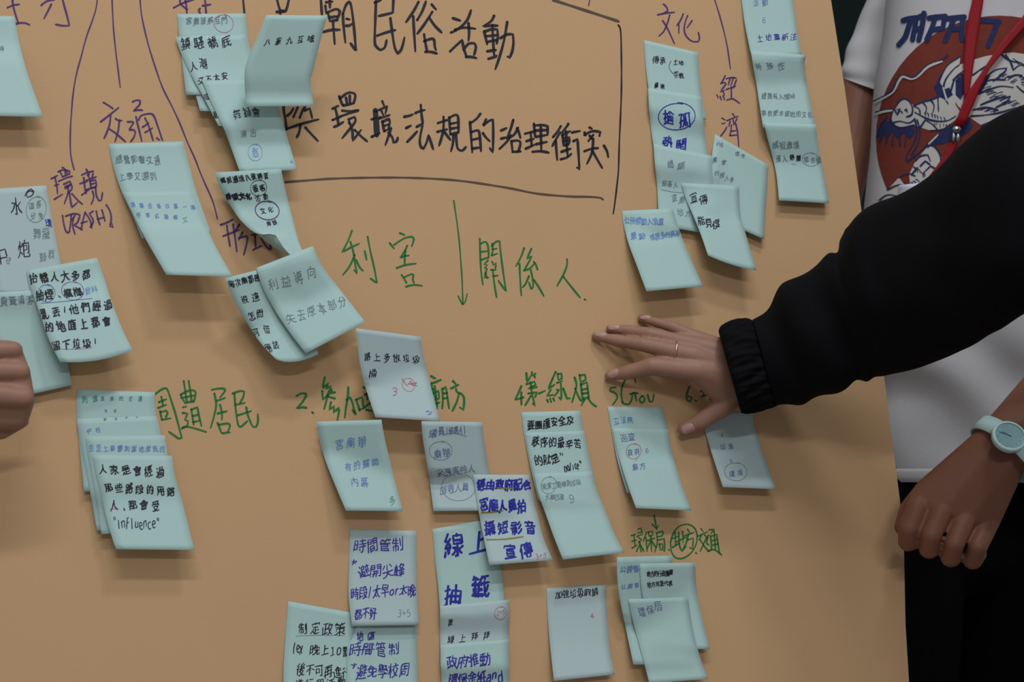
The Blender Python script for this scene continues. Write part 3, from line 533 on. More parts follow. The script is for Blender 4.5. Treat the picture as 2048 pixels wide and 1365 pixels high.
29128:[[48,46,50,46],[48,46,45,56],[48,46,47,41],[49,20,51,20],[19,17,17,27],[19,50,15,43,12,42],[31,19,31,21],[47,41,52,40,51,31,29,31,29,41,47,41],[50,11,46,12],[5,32,4,30,6,18],[23,56,57,56],[27,7,34,7,35,9,31,21,23,28],[57,27,52,23,51,20,49,20,44,6],[25,15,34,23,45,23,56,15,59,15],[13,5,12,42,5,57],[32,46,34,51,32,56]],
29305:[[16,36,16,38],[32,42,37,50],[22,36,18,36,16,36,16,38,6,40],[58,36,28,36],[42,5,42,25],[50,25,50,55,49,58,42,58],[7,18,22,18],[31,12,54,12],[16,5,16,58],[27,25,57,25],[8,11,5,28]],
29509:[[22,52,33,52,33,36,22,36],[12,13,15,11,18,6],[26,13,27,6],[15,32,10,36,7,41],[6,21,12,17],[40,49,40,20,57,20,57,48,54,49],[48,8,48,58],[58,8,40,8],[7,7,12,13,15,29,15,53,13,57,9,58],[22,27,32,27,32,13,22,14,22,57]],
29872:[[36,7,36,17],[56,46,48,50],[31,56,31,48],[31,56,40,55],[24,23,57,23],[45,17,45,7],[11,48,11,9],[5,9,17,9],[36,17,26,17,27,7,55,7,55,17,36,17],[6,27,17,27],[42,40,28,40,28,31,53,31,53,40,42,40],[59,57,56,57,49,52,48,50,46,49,43,45,42,40],[37,40,36,44,31,48,21,50,17,47,4,52]],
29983:[[14,17,54,17],[51,36,13,36],[31,6,31,56],[6,56,56,56],[17,7,15,12,15,16,7,27]],
29992:[[56,24,15,24],[15,39,56,39],[34,57,34,10],[8,57,12,50,15,39,15,10,56,10,56,55,54,58,46,58]],
30001:[[53,54,9,54],[31,5,31,54],[53,36,9,36],[53,58,53,17,10,17,9,58]],
30041:[[25,24,9,27,10,10,25,6],[29,29,32,29,36,25,40,19,41,9],[34,9,55,9,54,27,52,29,46,29],[50,46,13,46],[32,36,32,56],[13,56,50,56],[50,56,50,36,14,36,13,56],[29,29,28,29,29,28,25,24,23,17]],
30070:[[13,6,17,10,17,15],[46,11,43,12],[31,5,31,15],[17,25,17,23,45,23,46,32,17,32,17,25],[52,48,11,48],[31,56,31,40],[7,23,8,15,55,15,56,23],[11,57,52,57,52,40,12,40,11,57],[46,15,46,11,51,5]],
30340:[[40,56,50,57,52,55,54,40,55,15,36,15],[16,6,15,15],[38,30,44,40],[7,32,25,32],[7,56,7,15,25,15,25,52,7,52],[39,5,37,14,31,25]],
30410:[[25,36,25,56],[37,36,37,56],[55,31,40,25],[8,32,22,25],[21,17,21,11,17,6],[13,56,14,36,50,36,50,56],[7,17,56,17],[58,56,5,56],[45,7,42,13,42,17]],
30701:[[34,42,38,51],[57,8,31,8],[15,40,19,42,23,49],[48,56,52,41],[38,19,54,19,55,34,32,34,32,19,38,19],[28,56,57,56],[25,30,5,30],[9,13,24,13],[6,22,9,13,10,6],[7,55,12,48,14,40,15,40,16,14]],
31062:[[53,24,32,24],[17,16,17,10,14,6],[32,40,53,40],[16,32,20,33,23,36],[32,56,32,9,53,9,53,56],[58,56,25,56],[5,39,10,34,16,32],[15,58,15,33,23,17,6,16]],
31070:[[16,31,20,32,24,38],[17,16,17,9,15,6],[6,39,11,34,15,33],[57,28,31,28],[57,41,31,41],[44,5,44,58],[57,41,56,15,31,15,31,41],[15,58,15,32,22,21,23,17,7,16]],
31209:[[42,34,42,34],[42,40,45,42,49,50,57,57],[5,49,5,45,11,32,15,31],[31,17,55,17],[16,58,16,9],[27,25,23,23,5,23],[23,7,6,11],[15,31,21,32,23,36,25,36,27,34,57,34],[32,8,31,17,27,25],[25,57,31,54,36,49,40,40,42,40,42,6]],
31243:[[5,45,11,34,15,32],[31,22,32,7,55,8,54,23,31,23,31,22],[43,56,43,33],[58,56,27,56],[24,23,6,23],[56,44,31,44],[16,58,16,9],[29,32,57,32],[24,7,5,11],[24,38,20,32,15,32]],
31435:[[31,11,30,6],[36,55,45,26],[9,17,54,17],[18,25,23,48],[56,56,6,56]],
31561:[[19,17,18,11],[9,15,10,11,13,10],[46,17,44,11],[13,10,13,5,15,5],[15,48,19,48,25,54],[44,34,44,56,43,58,36,58],[56,42,8,42],[52,23,12,23],[58,33,6,33],[57,10,37,10],[13,10,29,10],[40,5,38,5,37,10,34,11,32,16,32,33]],
31574:[[31,17,29,17],[7,17,9,12,13,10],[18,11,19,17],[32,43,36,44,49,53,58,55],[32,43,27,44,13,54,6,55],[37,10,38,5],[13,10,13,5],[44,11,46,17],[46,44,52,44,52,32,12,32,11,44],[56,23,7,23],[57,10,37,10],[13,10,29,10,32,13],[37,10,31,16,32,58]],
31649:[[20,10,21,16],[48,16,46,10],[51,56,50,47,17,47],[51,56,17,56],[29,10,12,9],[57,10,38,9],[17,56,17,30,48,31,48,38,46,39,17,39],[9,28,9,23,32,22,55,23,56,28],[7,17,12,9,13,5],[39,5,38,9,32,15,32,22]],
31844:[[17,42,9,42],[34,36,26,36],[25,29,26,29],[9,15,14,9],[30,21,35,25,35,29],[36,48,26,48],[46,10,47,15],[9,25,9,29],[9,25,5,25],[19,10,20,15],[14,9,14,6],[8,36,17,36],[17,49,7,49],[54,35,50,45,46,47],[14,21,17,22],[35,42,26,42],[57,10,38,9],[17,29,17,56],[5,29,58,29],[6,56,36,55,36,57,46,51],[29,10,14,9],[58,53,56,58,52,58,46,51,42,34,42,19],[9,25,14,21,15,17],[40,5,38,9,35,11,30,21,25,26,25,29,26,29,26,55]],
31995:[[52,50,43,44],[19,44,9,54,5,54],[17,23,18,21,27,13,27,9],[17,36,20,32,29,27,30,25],[24,58,31,57,32,55,32,36],[52,7,46,6,29,9,10,10],[10,37,48,34],[44,28,48,31,48,34,51,35,55,40],[14,25,17,23,31,25,36,23,43,17,46,17]],
32005:[[25,49,24,44],[44,10,44,54],[5,56,9,46],[17,23,8,23,9,19,17,7],[24,34,15,36,9,36],[17,45,17,54,19,56],[56,10,31,10],[57,54,29,54],[23,29,26,38],[5,38,10,35,17,23,21,21,23,17]],
32025:[[7,46,5,56,6,58],[24,51,22,43],[16,55,15,46],[15,23,7,23,7,21,16,5],[46,9,46,30,48,45,51,55,54,57,57,56,58,50],[56,30,31,30],[42,52,40,54,31,56,31,11,52,7,56,7],[21,29,24,37],[23,35,5,38],[9,36,9,32,14,28,15,23,18,23,22,15]],
32068:[[17,55,15,45],[54,40,33,40],[23,44,25,51],[54,25,33,25],[18,5,16,6,7,22,7,23,16,23],[7,58,5,55,7,46],[54,57,53,8,33,9,33,57],[57,57,28,57],[25,38,23,29],[9,36,10,32,22,16],[23,35,9,36,6,37,6,38]],
32147:[[10,34,11,36],[45,34,39,24,44,15],[42,41,42,57],[15,54,15,45],[29,8,58,8],[55,15,50,22,50,26,57,34],[6,38,10,36],[15,6,7,21,7,23,15,23],[21,44,23,51],[34,34,29,24,34,15],[7,46,6,56],[27,57,57,57],[22,35,18,36,10,36],[21,29,23,38],[30,40,56,40],[10,36,11,31,21,16]],
32160:[[27,52,36,46,42,45],[21,36,20,29],[21,36,8,36],[52,38,48,40],[13,44,14,54],[42,38,48,40],[15,5,7,23],[33,40,31,35],[48,40,49,44,57,52],[13,23,7,23],[5,56,7,45],[20,44,21,50],[56,29,27,29],[47,29,51,10,35,9],[42,29,42,56,40,58,34,58],[36,5,32,20],[29,21,31,20,48,20],[19,15,17,21,13,23,13,28,8,36]],
32218:[[42,6,41,11],[15,7,7,21,7,23,15,23],[5,57,7,46],[29,38,35,38,36,43,32,50,26,54],[56,37,48,42],[56,54,50,48,48,42],[13,45,15,54],[55,21,31,21],[48,42,44,42],[31,21,31,11,55,12,55,29,54,30,31,30,31,21],[19,29,22,36,20,43,21,50],[37,58,42,58,43,56,43,30],[21,35,6,37],[20,17,9,32,9,36]],
32224:[[10,34,11,36],[48,23,50,11],[42,11,42,5],[36,23,35,11],[17,5,15,6,7,22,7,23,15,23],[14,45,15,56],[21,44,23,53],[5,57,7,46],[42,30,42,58],[51,52,55,52,55,36,31,36,31,52],[27,29,28,23,58,23,58,29],[29,11,57,11],[21,29,23,39],[10,36,10,32,21,15],[6,38,10,36,18,36,22,35]],
32317:[[36,44,36,55,37,57,50,57,52,52],[9,34,11,36],[15,54,14,46],[44,26,45,26],[15,23,7,23,14,6],[22,51,20,44],[44,42,46,46],[30,45,27,52,28,56],[41,5,40,10],[58,52,53,43],[5,56,8,46],[40,10,55,10,55,36,30,36,30,11,40,10],[41,24,49,30],[20,29,23,38],[36,31,45,26,49,19,48,17,40,17],[9,36,9,32,21,15],[5,38,9,36,21,35],[41,15,40,17,35,22]],
32676:[[13,29,14,29],[55,5,52,12],[37,6,40,12],[34,44,58,44],[46,18,46,58],[56,30,37,30],[30,19,5,19],[9,29,27,28,27,9,9,8],[57,17,36,17],[16,8,16,19,11,39,12,58],[5,46,13,39,28,40,27,55,12,55]],
33021:[[25,17,8,18,9,14,14,5],[53,39,43,43,36,44],[53,11,40,15,36,15],[8,36,26,36],[8,46,26,46],[56,49,57,55,54,58,37,57,36,34],[36,5,36,26,38,28,55,28,56,23],[8,58,8,28,25,27,26,55,25,58,20,58],[23,9,28,20]],
33310:[[17,31,15,31],[13,46,18,50],[26,10,26,31],[58,51,34,51,34,45],[48,31,48,10],[37,10,37,31],[56,39,34,39],[56,20,9,20],[58,31,6,31],[46,36,46,58],[19,4,15,7,15,31,17,31,15,39],[7,15,15,10,54,10],[6,45,14,39,26,40,22,49,18,50,16,54,8,58]],
33510:[[13,55,50,55],[7,27,56,27],[31,21,31,40],[7,11,56,11],[42,5,42,17],[21,5,21,17],[50,58,49,40,14,40,13,58]],
34892:[[16,8,7,16],[15,31,10,32,6,36],[31,9,56,9],[39,58,47,58,48,56,48,27],[28,27,58,27],[21,19,15,29,15,58]],
34899:[[17,5,6,16],[20,46,27,31,30,30],[48,10,58,10],[43,42,36,30],[41,14,38,9],[53,25,53,54,52,57,46,58],[5,34,12,31],[59,25,45,25,42,21,23,21],[17,19,12,28,13,58],[31,58,31,31,30,30,31,6]],
34920:[[34,52,19,56],[43,44,54,36],[12,20,52,20],[54,11,9,11],[31,5,31,30],[56,29,7,29],[34,30,37,40,41,44,43,44,48,52,55,55,59,54],[5,44,19,40,27,33,27,30],[17,59,17,57,19,56,19,40]],
35201:[[21,39,18,48],[25,38,27,30],[44,39,43,44,37,52],[7,58,22,56,28,54,29,52],[38,8,38,29],[7,8,56,8],[24,29,24,8],[56,39,6,39],[27,30,10,29,10,17,54,18,53,29,27,30],[13,48,18,48,28,50,29,52,37,52,39,54,52,58,56,57]],
35211:[[14,17,49,17],[38,39,38,56,39,57,56,57,58,53,56,48],[23,39,20,50,15,55,7,58],[49,28,14,28],[23,39,49,38,49,7,14,7,14,38,23,39]],
35258:[[16,42,47,42],[50,19,42,19],[16,36,47,36],[13,19,21,19],[23,48,20,54,15,57,6,58],[21,13,13,13],[42,13,50,13],[31,17,27,21,27,25],[58,53,56,58,39,58,38,48],[28,15,33,17,34,19],[38,48,17,48,16,31,46,31,47,46,46,48,38,48],[41,7,50,7,50,24],[7,29,7,25,50,24,56,25,56,30],[34,5,32,8,27,11],[21,5,13,8,13,24],[26,6,32,8]],
35442:[[8,32,21,32],[21,24,7,24],[42,5,44,14],[34,30,40,14],[15,10,13,5],[56,58,46,47],[24,15,5,15],[57,14,30,14],[21,54,22,41,8,40,7,58],[31,31,44,30],[51,23,48,29,44,30,42,35,29,44],[7,54,21,54,24,57,28,58,46,48,56,34]],
35696:[[54,46,51,50,48,50],[49,11,50,5],[34,11,33,6],[7,24,19,24],[7,32,19,32],[40,58,48,53],[56,35,53,32],[11,6,13,11],[20,15,5,15],[26,33,39,32],[41,11,41,26],[54,19,29,19],[57,26,25,26],[33,32,33,58,27,59],[6,58,6,41,19,40,19,54,6,55],[57,40,24,40],[24,50,40,47],[56,11,27,11],[58,54,58,58,56,59,50,56,45,40,45,31]],
35703:[[46,54,52,44],[20,32,7,32],[7,24,20,24],[13,6,15,10],[22,15,5,15],[34,44,35,48,39,51,40,54],[27,9,58,9],[54,32,31,32],[57,38,31,38],[7,54,20,54,20,40,7,40,7,58],[49,5,49,11],[55,20,32,19],[43,16,44,20,44,38],[28,44,52,44],[27,25,30,24,31,26,54,26],[31,38,30,23,32,15,36,11,36,5],[59,57,53,58,47,56,46,54,40,54,38,56,27,58]],
36000:[[25,52,9,58,6,57],[50,38,14,38],[21,9,37,9,35,19],[14,29,50,29],[58,58,54,58,43,53,38,53],[21,9,18,11,13,18,14,48,50,48,50,19,12,19,8,20]],
36012:[[59,58,54,58,42,54,38,54],[26,54,21,54,9,58,7,58],[14,36,50,36],[14,43,50,43],[51,15,12,15],[54,9,9,9],[50,43,49,29,14,29,15,50,49,50,50,43],[31,6,31,22],[57,23,5,23]],
36335:[[44,26,44,28],[55,38,59,36],[33,56,54,56],[7,54,7,33],[35,17,39,23,44,26,44,28,55,38],[17,23,17,51],[17,36,24,36,28,38,32,38,33,40,54,40],[38,11,51,11,52,13,50,19,44,26,44,28,34,35,32,38],[7,54,25,50],[32,38,33,58],[23,23,23,7,7,8,7,23,29,23,32,17,35,17,38,6],[55,38,54,40,54,56]],
36686:[[31,58,31,37,56,38,56,58,54,59,49,58],[40,14,41,7],[25,47,5,47],[24,29,6,29],[24,12,5,12],[15,58,15,5],[38,54,38,44,49,44,48,51,38,51],[54,7,32,7],[25,25,24,38,6,38,6,21,25,21,25,25],[58,25,53,23,33,23,29,25,25,25],[49,15,52,22,50,23,50,31,36,30,36,20,38,15],[57,15,29,15]],
36763:[[44,13,44,19,41,29],[21,29,21,24,19,20,20,13],[31,6,32,13],[31,29,31,58],[54,44,9,44],[56,29,6,29],[52,13,11,13]],
36774:[[44,19,46,25],[8,25,7,19],[54,30,56,18],[13,13,11,6],[17,18,15,30],[48,6,50,13],[21,57,25,48,27,36,29,5],[19,13,5,13],[50,31,50,58],[19,41,6,41],[57,42,44,42],[28,56,33,58,35,55,36,19,25,19],[19,30,5,30],[7,57,12,46,12,30],[57,13,42,13],[43,30,58,30]],
36890:[[14,50,14,29,5,29],[14,50,11,51,5,58],[14,50,26,56,46,57,58,56,58,55],[51,8,50,11,42,17],[7,9,14,15],[42,17,42,19],[42,17,30,13],[25,38,55,38],[25,30,55,30],[40,21,40,48],[54,7,25,7],[49,49,54,49,55,46,55,21,43,19,41,21,25,21,25,49]],
36914:[[60,54,52,57,32,57,24,56,13,51],[42,16,44,15],[6,29,13,29,13,51],[25,21,21,22,20,24],[7,55,13,51],[54,35,26,35],[54,25,26,25],[27,15,56,15],[41,7,44,14,42,16,42,46],[30,7,25,18,26,46,57,46]],
36938:[[6,58,10,52,14,50],[7,9,13,14],[44,11,57,11],[25,24,35,25,34,47,32,50,29,50],[14,50,14,27,5,27],[27,6,29,13],[58,34,41,34],[19,50,18,51],[44,50,49,49,49,29,54,22],[18,52,25,35,25,13],[59,55,56,57,28,57,14,50],[44,6,44,11,40,16],[54,22,42,21,40,19,40,16,36,13,20,13]],
36942:[[5,27,13,27,13,50],[58,56,28,57,23,56,13,50],[13,50,10,51,7,55],[32,44,33,34,45,34,44,44,32,44],[29,16,40,16,40,27],[9,7,15,13],[50,26,50,7,29,7,29,26],[50,50,54,50,55,46,55,27,50,26,24,27,23,50]],
36947:[[37,22,38,14],[49,5,46,13],[31,13,31,8,29,5],[13,15,7,8],[52,40,27,40],[14,50,14,27,5,27],[14,50,27,56,57,56],[14,50,7,55],[52,31,27,31],[27,40,27,48,50,48,52,47,52,23,27,22,27,40],[57,13,22,13]],
36960:[[6,58,10,52,14,50],[51,34,51,25,26,25,26,34,36,34,37,36],[51,34,54,37],[6,27,14,27,14,50],[59,55,56,57,28,57,14,50],[38,40,49,42],[8,9,16,15],[49,42,54,37],[49,42,49,44,54,48],[25,9,53,9],[56,17,21,17],[38,5,38,17],[51,34,38,34,36,38,22,46],[37,36,38,38,38,50]],
36973:[[50,42,26,42],[58,54,53,56,29,56,25,56,13,49],[8,9,13,16],[13,49,13,29,5,29],[13,49,10,50,6,56],[26,42,26,35,50,36,50,48,49,50,27,50,26,42],[19,9,56,9],[23,22,54,22],[54,22,54,16,23,16,23,29,54,29,54,22],[43,5,43,29],[32,5,32,29]],
36978:[[6,29,13,29,13,51],[42,20,42,26],[34,21,30,19],[49,22,56,19],[57,56,30,57,13,51],[8,54,13,51],[48,26,57,29],[29,29,37,25],[13,15,7,8],[57,44,26,44],[19,46,23,32,23,7,54,7,55,13,54,15,23,15],[54,36,32,36],[42,32,42,51],[29,39,32,32]],
36982:[[6,58,10,52,14,50],[6,27,14,27,14,50],[21,53,21,51,27,48,31,44,31,38],[7,9,13,12],[57,46,55,49,45,49,44,47,44,38],[35,31,21,32],[23,24,34,24],[55,24,42,24],[53,9,25,9],[57,38,20,38],[38,15,38,5],[29,21,29,31],[48,21,48,31],[40,31,57,31],[21,16,56,16],[59,55,56,57,28,57,14,50]],
36984:[[55,50,44,45],[6,29,13,29,13,51],[23,50,34,45],[23,50,23,54],[8,54,13,51],[13,15,7,8],[54,31,23,31],[57,56,30,57,13,51],[31,28,31,40],[46,28,46,40],[57,21,55,23,44,23,42,21,42,17,42,7,55,7,54,15,42,15],[36,20,34,23,25,23,22,20,22,8,34,7,34,15,22,15],[57,41,20,41]],
36991:[[49,13,47,5],[54,18,52,27],[8,9,13,16],[57,56,27,56,13,50],[43,18,44,22],[13,50,6,56],[57,13,41,13],[48,27,48,49],[57,38,41,38],[5,29,13,30,13,50],[40,27,58,27],[13,43,18,43,21,35,25,32,35,32,35,48,25,48,25,35,22,33,23,9,34,8,34,22,23,22]],
37027:[[39,58,39,9,56,9,55,14,49,25,49,29,56,36,56,46,52,49,46,49,44,47],[29,23,7,23],[29,38,7,38],[7,57,11,49,15,38,16,9],[6,8,30,9,29,52,27,56,21,57]],
37096:[[25,29,29,19,28,13],[41,58,41,9,56,9,50,29,56,36,56,44,54,49,49,49],[19,6,21,13],[31,55,31,39,10,39,9,55],[31,55,9,55],[17,26,14,24,12,18],[34,29,6,29],[32,13,7,13]],
37117:[[31,54,12,54],[12,44,31,44],[49,50,56,49,58,44,57,37,50,29,50,26,57,10,56,9,41,9,40,58],[31,54,31,34,17,33],[29,15,26,12,9,12],[18,24,18,6],[12,58,11,36],[35,7,29,15,26,24],[33,24,6,24],[21,25,17,33,5,38]],
37197:[[6,44,27,44],[55,28,36,28,36,55,38,57,42,58,55,57,57,54,57,48,56,46],[27,54,6,54],[6,36,11,36,13,32,14,7],[21,7,20,34,27,34],[5,7,29,7],[36,8,55,8,55,32],[27,57,27,19,7,19,6,58]],
37325:[[53,47,11,47],[57,56,6,56],[51,31,13,31],[57,16,6,16],[31,40,13,40,13,23,51,24,51,38,50,40,31,40],[31,8,31,56],[11,9,49,6]],
37327:[[49,13,13,13],[57,25,6,25],[51,37,12,37],[10,50,52,50],[58,57,5,57],[31,31,31,57],[49,13,48,6,13,7,14,19,48,19,49,13],[51,37,50,43,12,42,12,32,13,31,50,31,51,37]],
37329:[[46,44,43,50],[19,50,15,42],[48,21,44,24,17,24,16,21],[31,24,31,56],[54,36,9,36],[56,56,7,56],[32,7,48,21,58,23],[7,24,16,21,32,7]],
37610:[[53,6,56,8],[16,6,16,9],[7,19,13,11,16,9],[7,39,9,48],[22,48,21,44,23,38],[24,32,7,32],[58,13,29,13,25,15,16,9],[7,19,9,21,22,21],[15,53,15,21],[56,44,31,44],[56,34,31,34],[44,5,43,58],[31,58,32,23,56,24,56,55,55,58,52,58],[6,56,25,51]],
37806:[[54,39,32,39],[43,11,42,11],[9,47,7,40],[37,51,28,57],[15,9,17,9,25,17],[54,25,32,25],[32,32,54,32],[21,47,23,38],[49,46,49,52,57,57],[15,21,15,53],[23,32,7,32],[29,46,58,46],[57,11,30,11],[43,6,41,18],[32,46,32,19,41,18,54,19,54,46],[23,52,6,56],[15,5,15,9,7,17,7,19,9,21,21,21]],
38263:[[16,17,48,17],[16,26,48,26],[41,48,51,41,55,40],[50,7,17,7,16,9,15,56,30,54,34,51],[56,35,5,35],[31,36,31,40,36,46,41,48,44,53,57,57]],
38283:[[55,16,36,16],[8,16,26,16],[47,58,54,58,55,55,55,8,36,8,37,25,55,25],[17,43,46,43],[8,25,26,25,26,7,8,8,8,58],[37,57,37,32],[44,32,18,32],[19,57,24,49,25,32]],
38291:[[55,17,36,17],[8,17,26,17],[40,43,21,43],[46,58,54,58,55,55,55,8,36,8,36,25,55,25],[8,58,8,8,26,7,26,25,8,25],[21,56,21,34,40,34,40,52,21,53]],
38364:[[55,23,38,23],[46,41,44,39],[18,45,18,51,27,51],[44,46,44,51],[26,15,8,15],[23,33,19,40],[36,40,40,33],[55,15,36,15],[44,51,35,51],[22,23,22,27,19,32],[35,44,35,58],[27,39,17,40],[34,40,44,39],[25,32,19,32],[42,32,36,32],[27,39,29,40,27,50,26,54,21,58],[8,23,26,23,26,7,8,7,8,58],[36,32,38,27,38,23,36,23,36,7,55,8,55,55,54,58,50,58]],
38498:[[6,58,6,8,18,8,14,25,19,32,19,41,17,43,13,43],[34,36,31,49,27,54,21,57],[45,36,46,57,55,58,57,51],[39,5,41,13],[31,24,52,24,56,19,55,13,26,13,25,19],[56,35,25,35]],
38499:[[13,44,17,44,19,42,19,32,14,24,19,9,6,9,6,58],[56,49,23,49],[25,11,55,11],[26,30,54,30],[40,5,40,58],[40,39,26,39,26,21,54,21,54,38,40,39]],
38754:[[22,44,40,44],[40,32,22,32],[31,9,29,21],[6,9,56,9],[22,55,22,22],[9,55,54,55],[40,55,40,22],[9,58,9,23,29,21,54,22,54,58]],
38899:[[49,56,15,56],[49,45,15,45],[21,25,19,16],[32,11,31,5],[15,56,15,35,48,35,49,56],[57,25,6,25],[9,11,54,11],[43,11,44,17,42,25]],
38911:[[25,14,38,14],[42,34,40,40],[8,12,13,5],[8,12,13,13],[15,52,48,52],[45,29,46,7,56,7,53,16,57,20,58,24,56,26,52,27],[31,8,31,5],[22,40,21,34],[36,21,25,20],[36,25,38,25,40,27],[7,21,17,20],[20,17,13,26,7,29],[36,25,23,27],[5,41,57,41],[52,33,11,33],[36,25,36,21,38,19,38,9,26,8,25,9,25,27],[48,57,15,57,15,47,48,46,48,57],[18,10,13,13,9,20]],
38957:[[43,9,42,17],[5,9,25,9],[55,27,33,27],[21,50,21,38],[58,58,50,52],[9,39,10,46],[55,37,33,37],[40,52,38,52,30,58,25,58],[24,19,7,19,7,31,24,31,24,19],[42,17,33,19,33,46,54,47,55,18,42,17],[57,8,32,8],[26,50,5,54]],
39154:[[9,54,13,54,23,50],[9,54,7,57],[44,26,44,39],[5,19,5,17,17,7,29,15],[9,31,26,31],[54,29,56,17,38,17],[44,39,47,40,52,52,58,57],[18,23,17,17],[9,54,9,23,26,23,26,40,9,40],[23,46,23,50,27,55,31,57,39,48,41,41,44,39],[33,27,38,17,40,5]],
39321:[[15,47,48,47],[7,36,21,28,25,24,26,20],[15,56,48,56],[56,35,44,29,38,24,37,20],[31,31,31,9],[48,56,48,38,15,38,15,56],[50,7,45,6,12,10],[6,19,57,19]],
39479:[[42,21,46,21],[42,21,38,25,30,28],[42,21,34,11,34,7],[19,42,21,48,25,48],[42,11,44,15],[6,44,4,54],[16,50,15,43],[11,52,11,44],[46,21,53,12,54,7],[46,21,50,25,58,27],[23,17,7,17],[23,27,7,27],[17,36,17,7],[44,45,54,45,55,34,33,34,32,44,44,45],[44,29,44,56],[54,7,31,7],[31,56,54,55],[25,7,7,8,7,36,25,36,24,56,22,58,19,58],[57,58,53,50]],
39717:[[9,58,9,6],[45,58,53,58,54,55,54,6],[21,8,21,23],[40,8,40,23],[47,16,34,16],[35,8,47,8],[15,8,27,8],[26,16,15,16],[47,24,34,24],[27,24,15,24]],
39719:[[9,58,9,6],[48,58,53,58,54,55,54,6],[40,52,43,52,43,38,19,38,19,52],[46,31,16,31],[21,21,21,7],[15,7,27,7],[35,15,47,15],[47,7,34,7],[41,7,41,22],[48,22,34,22],[15,15,26,15],[27,22,15,22],[29,26,31,28,31,56]],
40670:[[8,50,5,58],[20,48,22,56],[36,56,56,56],[12,13,13,19],[58,19,45,19],[14,49,15,57],[29,53,27,48],[23,13,21,20],[45,5,45,34],[36,56,36,34,56,35,56,56],[28,33,7,33],[17,26,28,25,28,7,7,8,7,25,17,26],[17,42,17,7],[29,41,6,42]],
40723:[[23,44,21,53],[10,44,11,49],[8,30,9,28,25,28,26,38,25,39,9,39,8,30],[45,29,45,5],[27,20,7,20],[5,11,29,11,33,15,56,15],[17,5,17,20],[56,57,50,54,42,45,37,37,35,29],[5,56,29,53],[35,29,54,29,55,31,54,36,48,46,38,54,31,57]],
40845:[[27,46,8,46],[57,10,36,10],[55,35,36,35],[22,23,24,15],[17,6,17,10],[27,38,8,38],[36,42,54,42],[12,23,11,15],[5,23,29,23],[28,10,6,10],[8,58,9,31,27,31,26,57,21,58],[36,50,56,50,58,54,56,58,38,58,36,55,36,29,54,27,54,19,36,19,36,5]],
}
GL = {}
for code, strokes in GLYPHS.items():
    GL[chr(code)] = [[(st[i] / 63 - .5, st[i+1] / 63 - .5) for i in range(0, len(st), 2)] for st in strokes]
def write(ink, text, x0, y0, x1, y1, size, width, lean=.12):
    """writes characters by hand: first one centred at x0,y0, last one at x1,y1"""
    ws = [.58 if ord(c) < 128 else 1 for c in text]
    pos, c = [], 0
    for i, q in enumerate(ws):
        pos.append(c)
        if i < len(ws) - 1:
            c += (q + ws[i+1]) / 2
    tot = pos[-1] or 1
    for ch, ps in zip(text, pos):
        if ch not in GL:
            continue
        cx, cy = x0 + (x1-x0)*ps/tot, y0 + (y1-y0)*ps/tot
        cy += rng.uniform(-.06, .06) * size
        sx = size * rng.uniform(.74, .95) * (1 if ord(ch) > 127 else 1.2)
        if len(text) > 1:
            sx = min(sx, math.hypot(x1-x0, y1-y0) / tot * 1.04)
        sy = size * rng.uniform(.92, 1.18)
        rise = rng.uniform(.06, .34)
        sh = lean + rng.uniform(-.14, .06)
        kx, ky = rng.random() * 9, rng.random() * 9
        for st in GL[ch]:
            pl = []
            jx, jy, jr = rng.uniform(-.03, .03), rng.uniform(-.03, .03), rng.uniform(-.09, .09)
            mx_, my_ = st[len(st)//2]
            for gx, gy in st:
                gx, gy = gx - (gy - my_) * jr, gy + (gx - mx_) * jr
                gx += .035 * math.sin(5*gy + kx) + jx
                gy += .035 * math.sin(5*gx + ky) + jy
                X, Y = gx * sx, gy * sy - gx * sx * rise
                pl.append((cx + X + sh * Y, cy + Y))
            ink.stroke(bend(pl), width)
def oval(ink, cx, cy, rx, ry, width, tilt=0, a0=-1.2, turn=6.6):
    n = 26
    pts = []
    for k in range(n + 1):
        a = a0 - turn * k / n
        r = 1 + .05 * math.sin(2*a + cx) + .08 * k / n
        x, y = rx*r*math.cos(a), ry*r*math.sin(a)
        pts.append((cx + x*math.cos(tilt) - y*math.sin(tilt), cy + x*math.sin(tilt) + y*math.cos(tilt)))
    ink.stroke(pts, width)
def parse(data, x0, y0, k):
    out = []
    for st in data.replace('\n', ';').split(';'):
        p = [(x0 + float(a.split(',')[0])*k, y0 + float(a.split(',')[1])*k) for a in st.split()]
        if len(p) > 1:
            out.append(p)
    return out

# ---- solids
def hull(items):
    """closed convex hull of a few spheres: a limb segment or the block of a palm"""
    bm = bmesh.new()
    for p, r in items:
        bmesh.ops.create_icosphere(bm, subdivisions=3, radius=r, matrix=Matrix.Translation(p))
    res = bmesh.ops.convex_hull(bm, input=bm.verts)
    bmesh.ops.delete(bm, geom=list({g_ for g_ in res['geom_interior'] if isinstance(g_, bmesh.types.BMVert)}), context='VERTS')
    bm.faces.ensure_lookup_table()
    bm.verts.index_update()
    v, f = [x.co.copy() for x in bm.verts], [[q.index for q in x.verts] for x in bm.faces]
    bm.free()
    return v, f
def chain(*pr):
    return [hull([a, b]) for a, b in zip(pr, pr[1:])]
def cr(vals, t):
    n = len(vals) - 1
    i = min(int(t), n - 1)
    u = t - i
    p0, p1, p2, p3 = vals[max(i-1, 0)], vals[i], vals[i+1], vals[min(i+2, n)]
    return (p1*2 + (p2-p0)*u + (p0*2 - p1*5 + p2*4 - p3)*u*u + (p1*3 - p0 - p2*3 + p3)*u**3) * .5
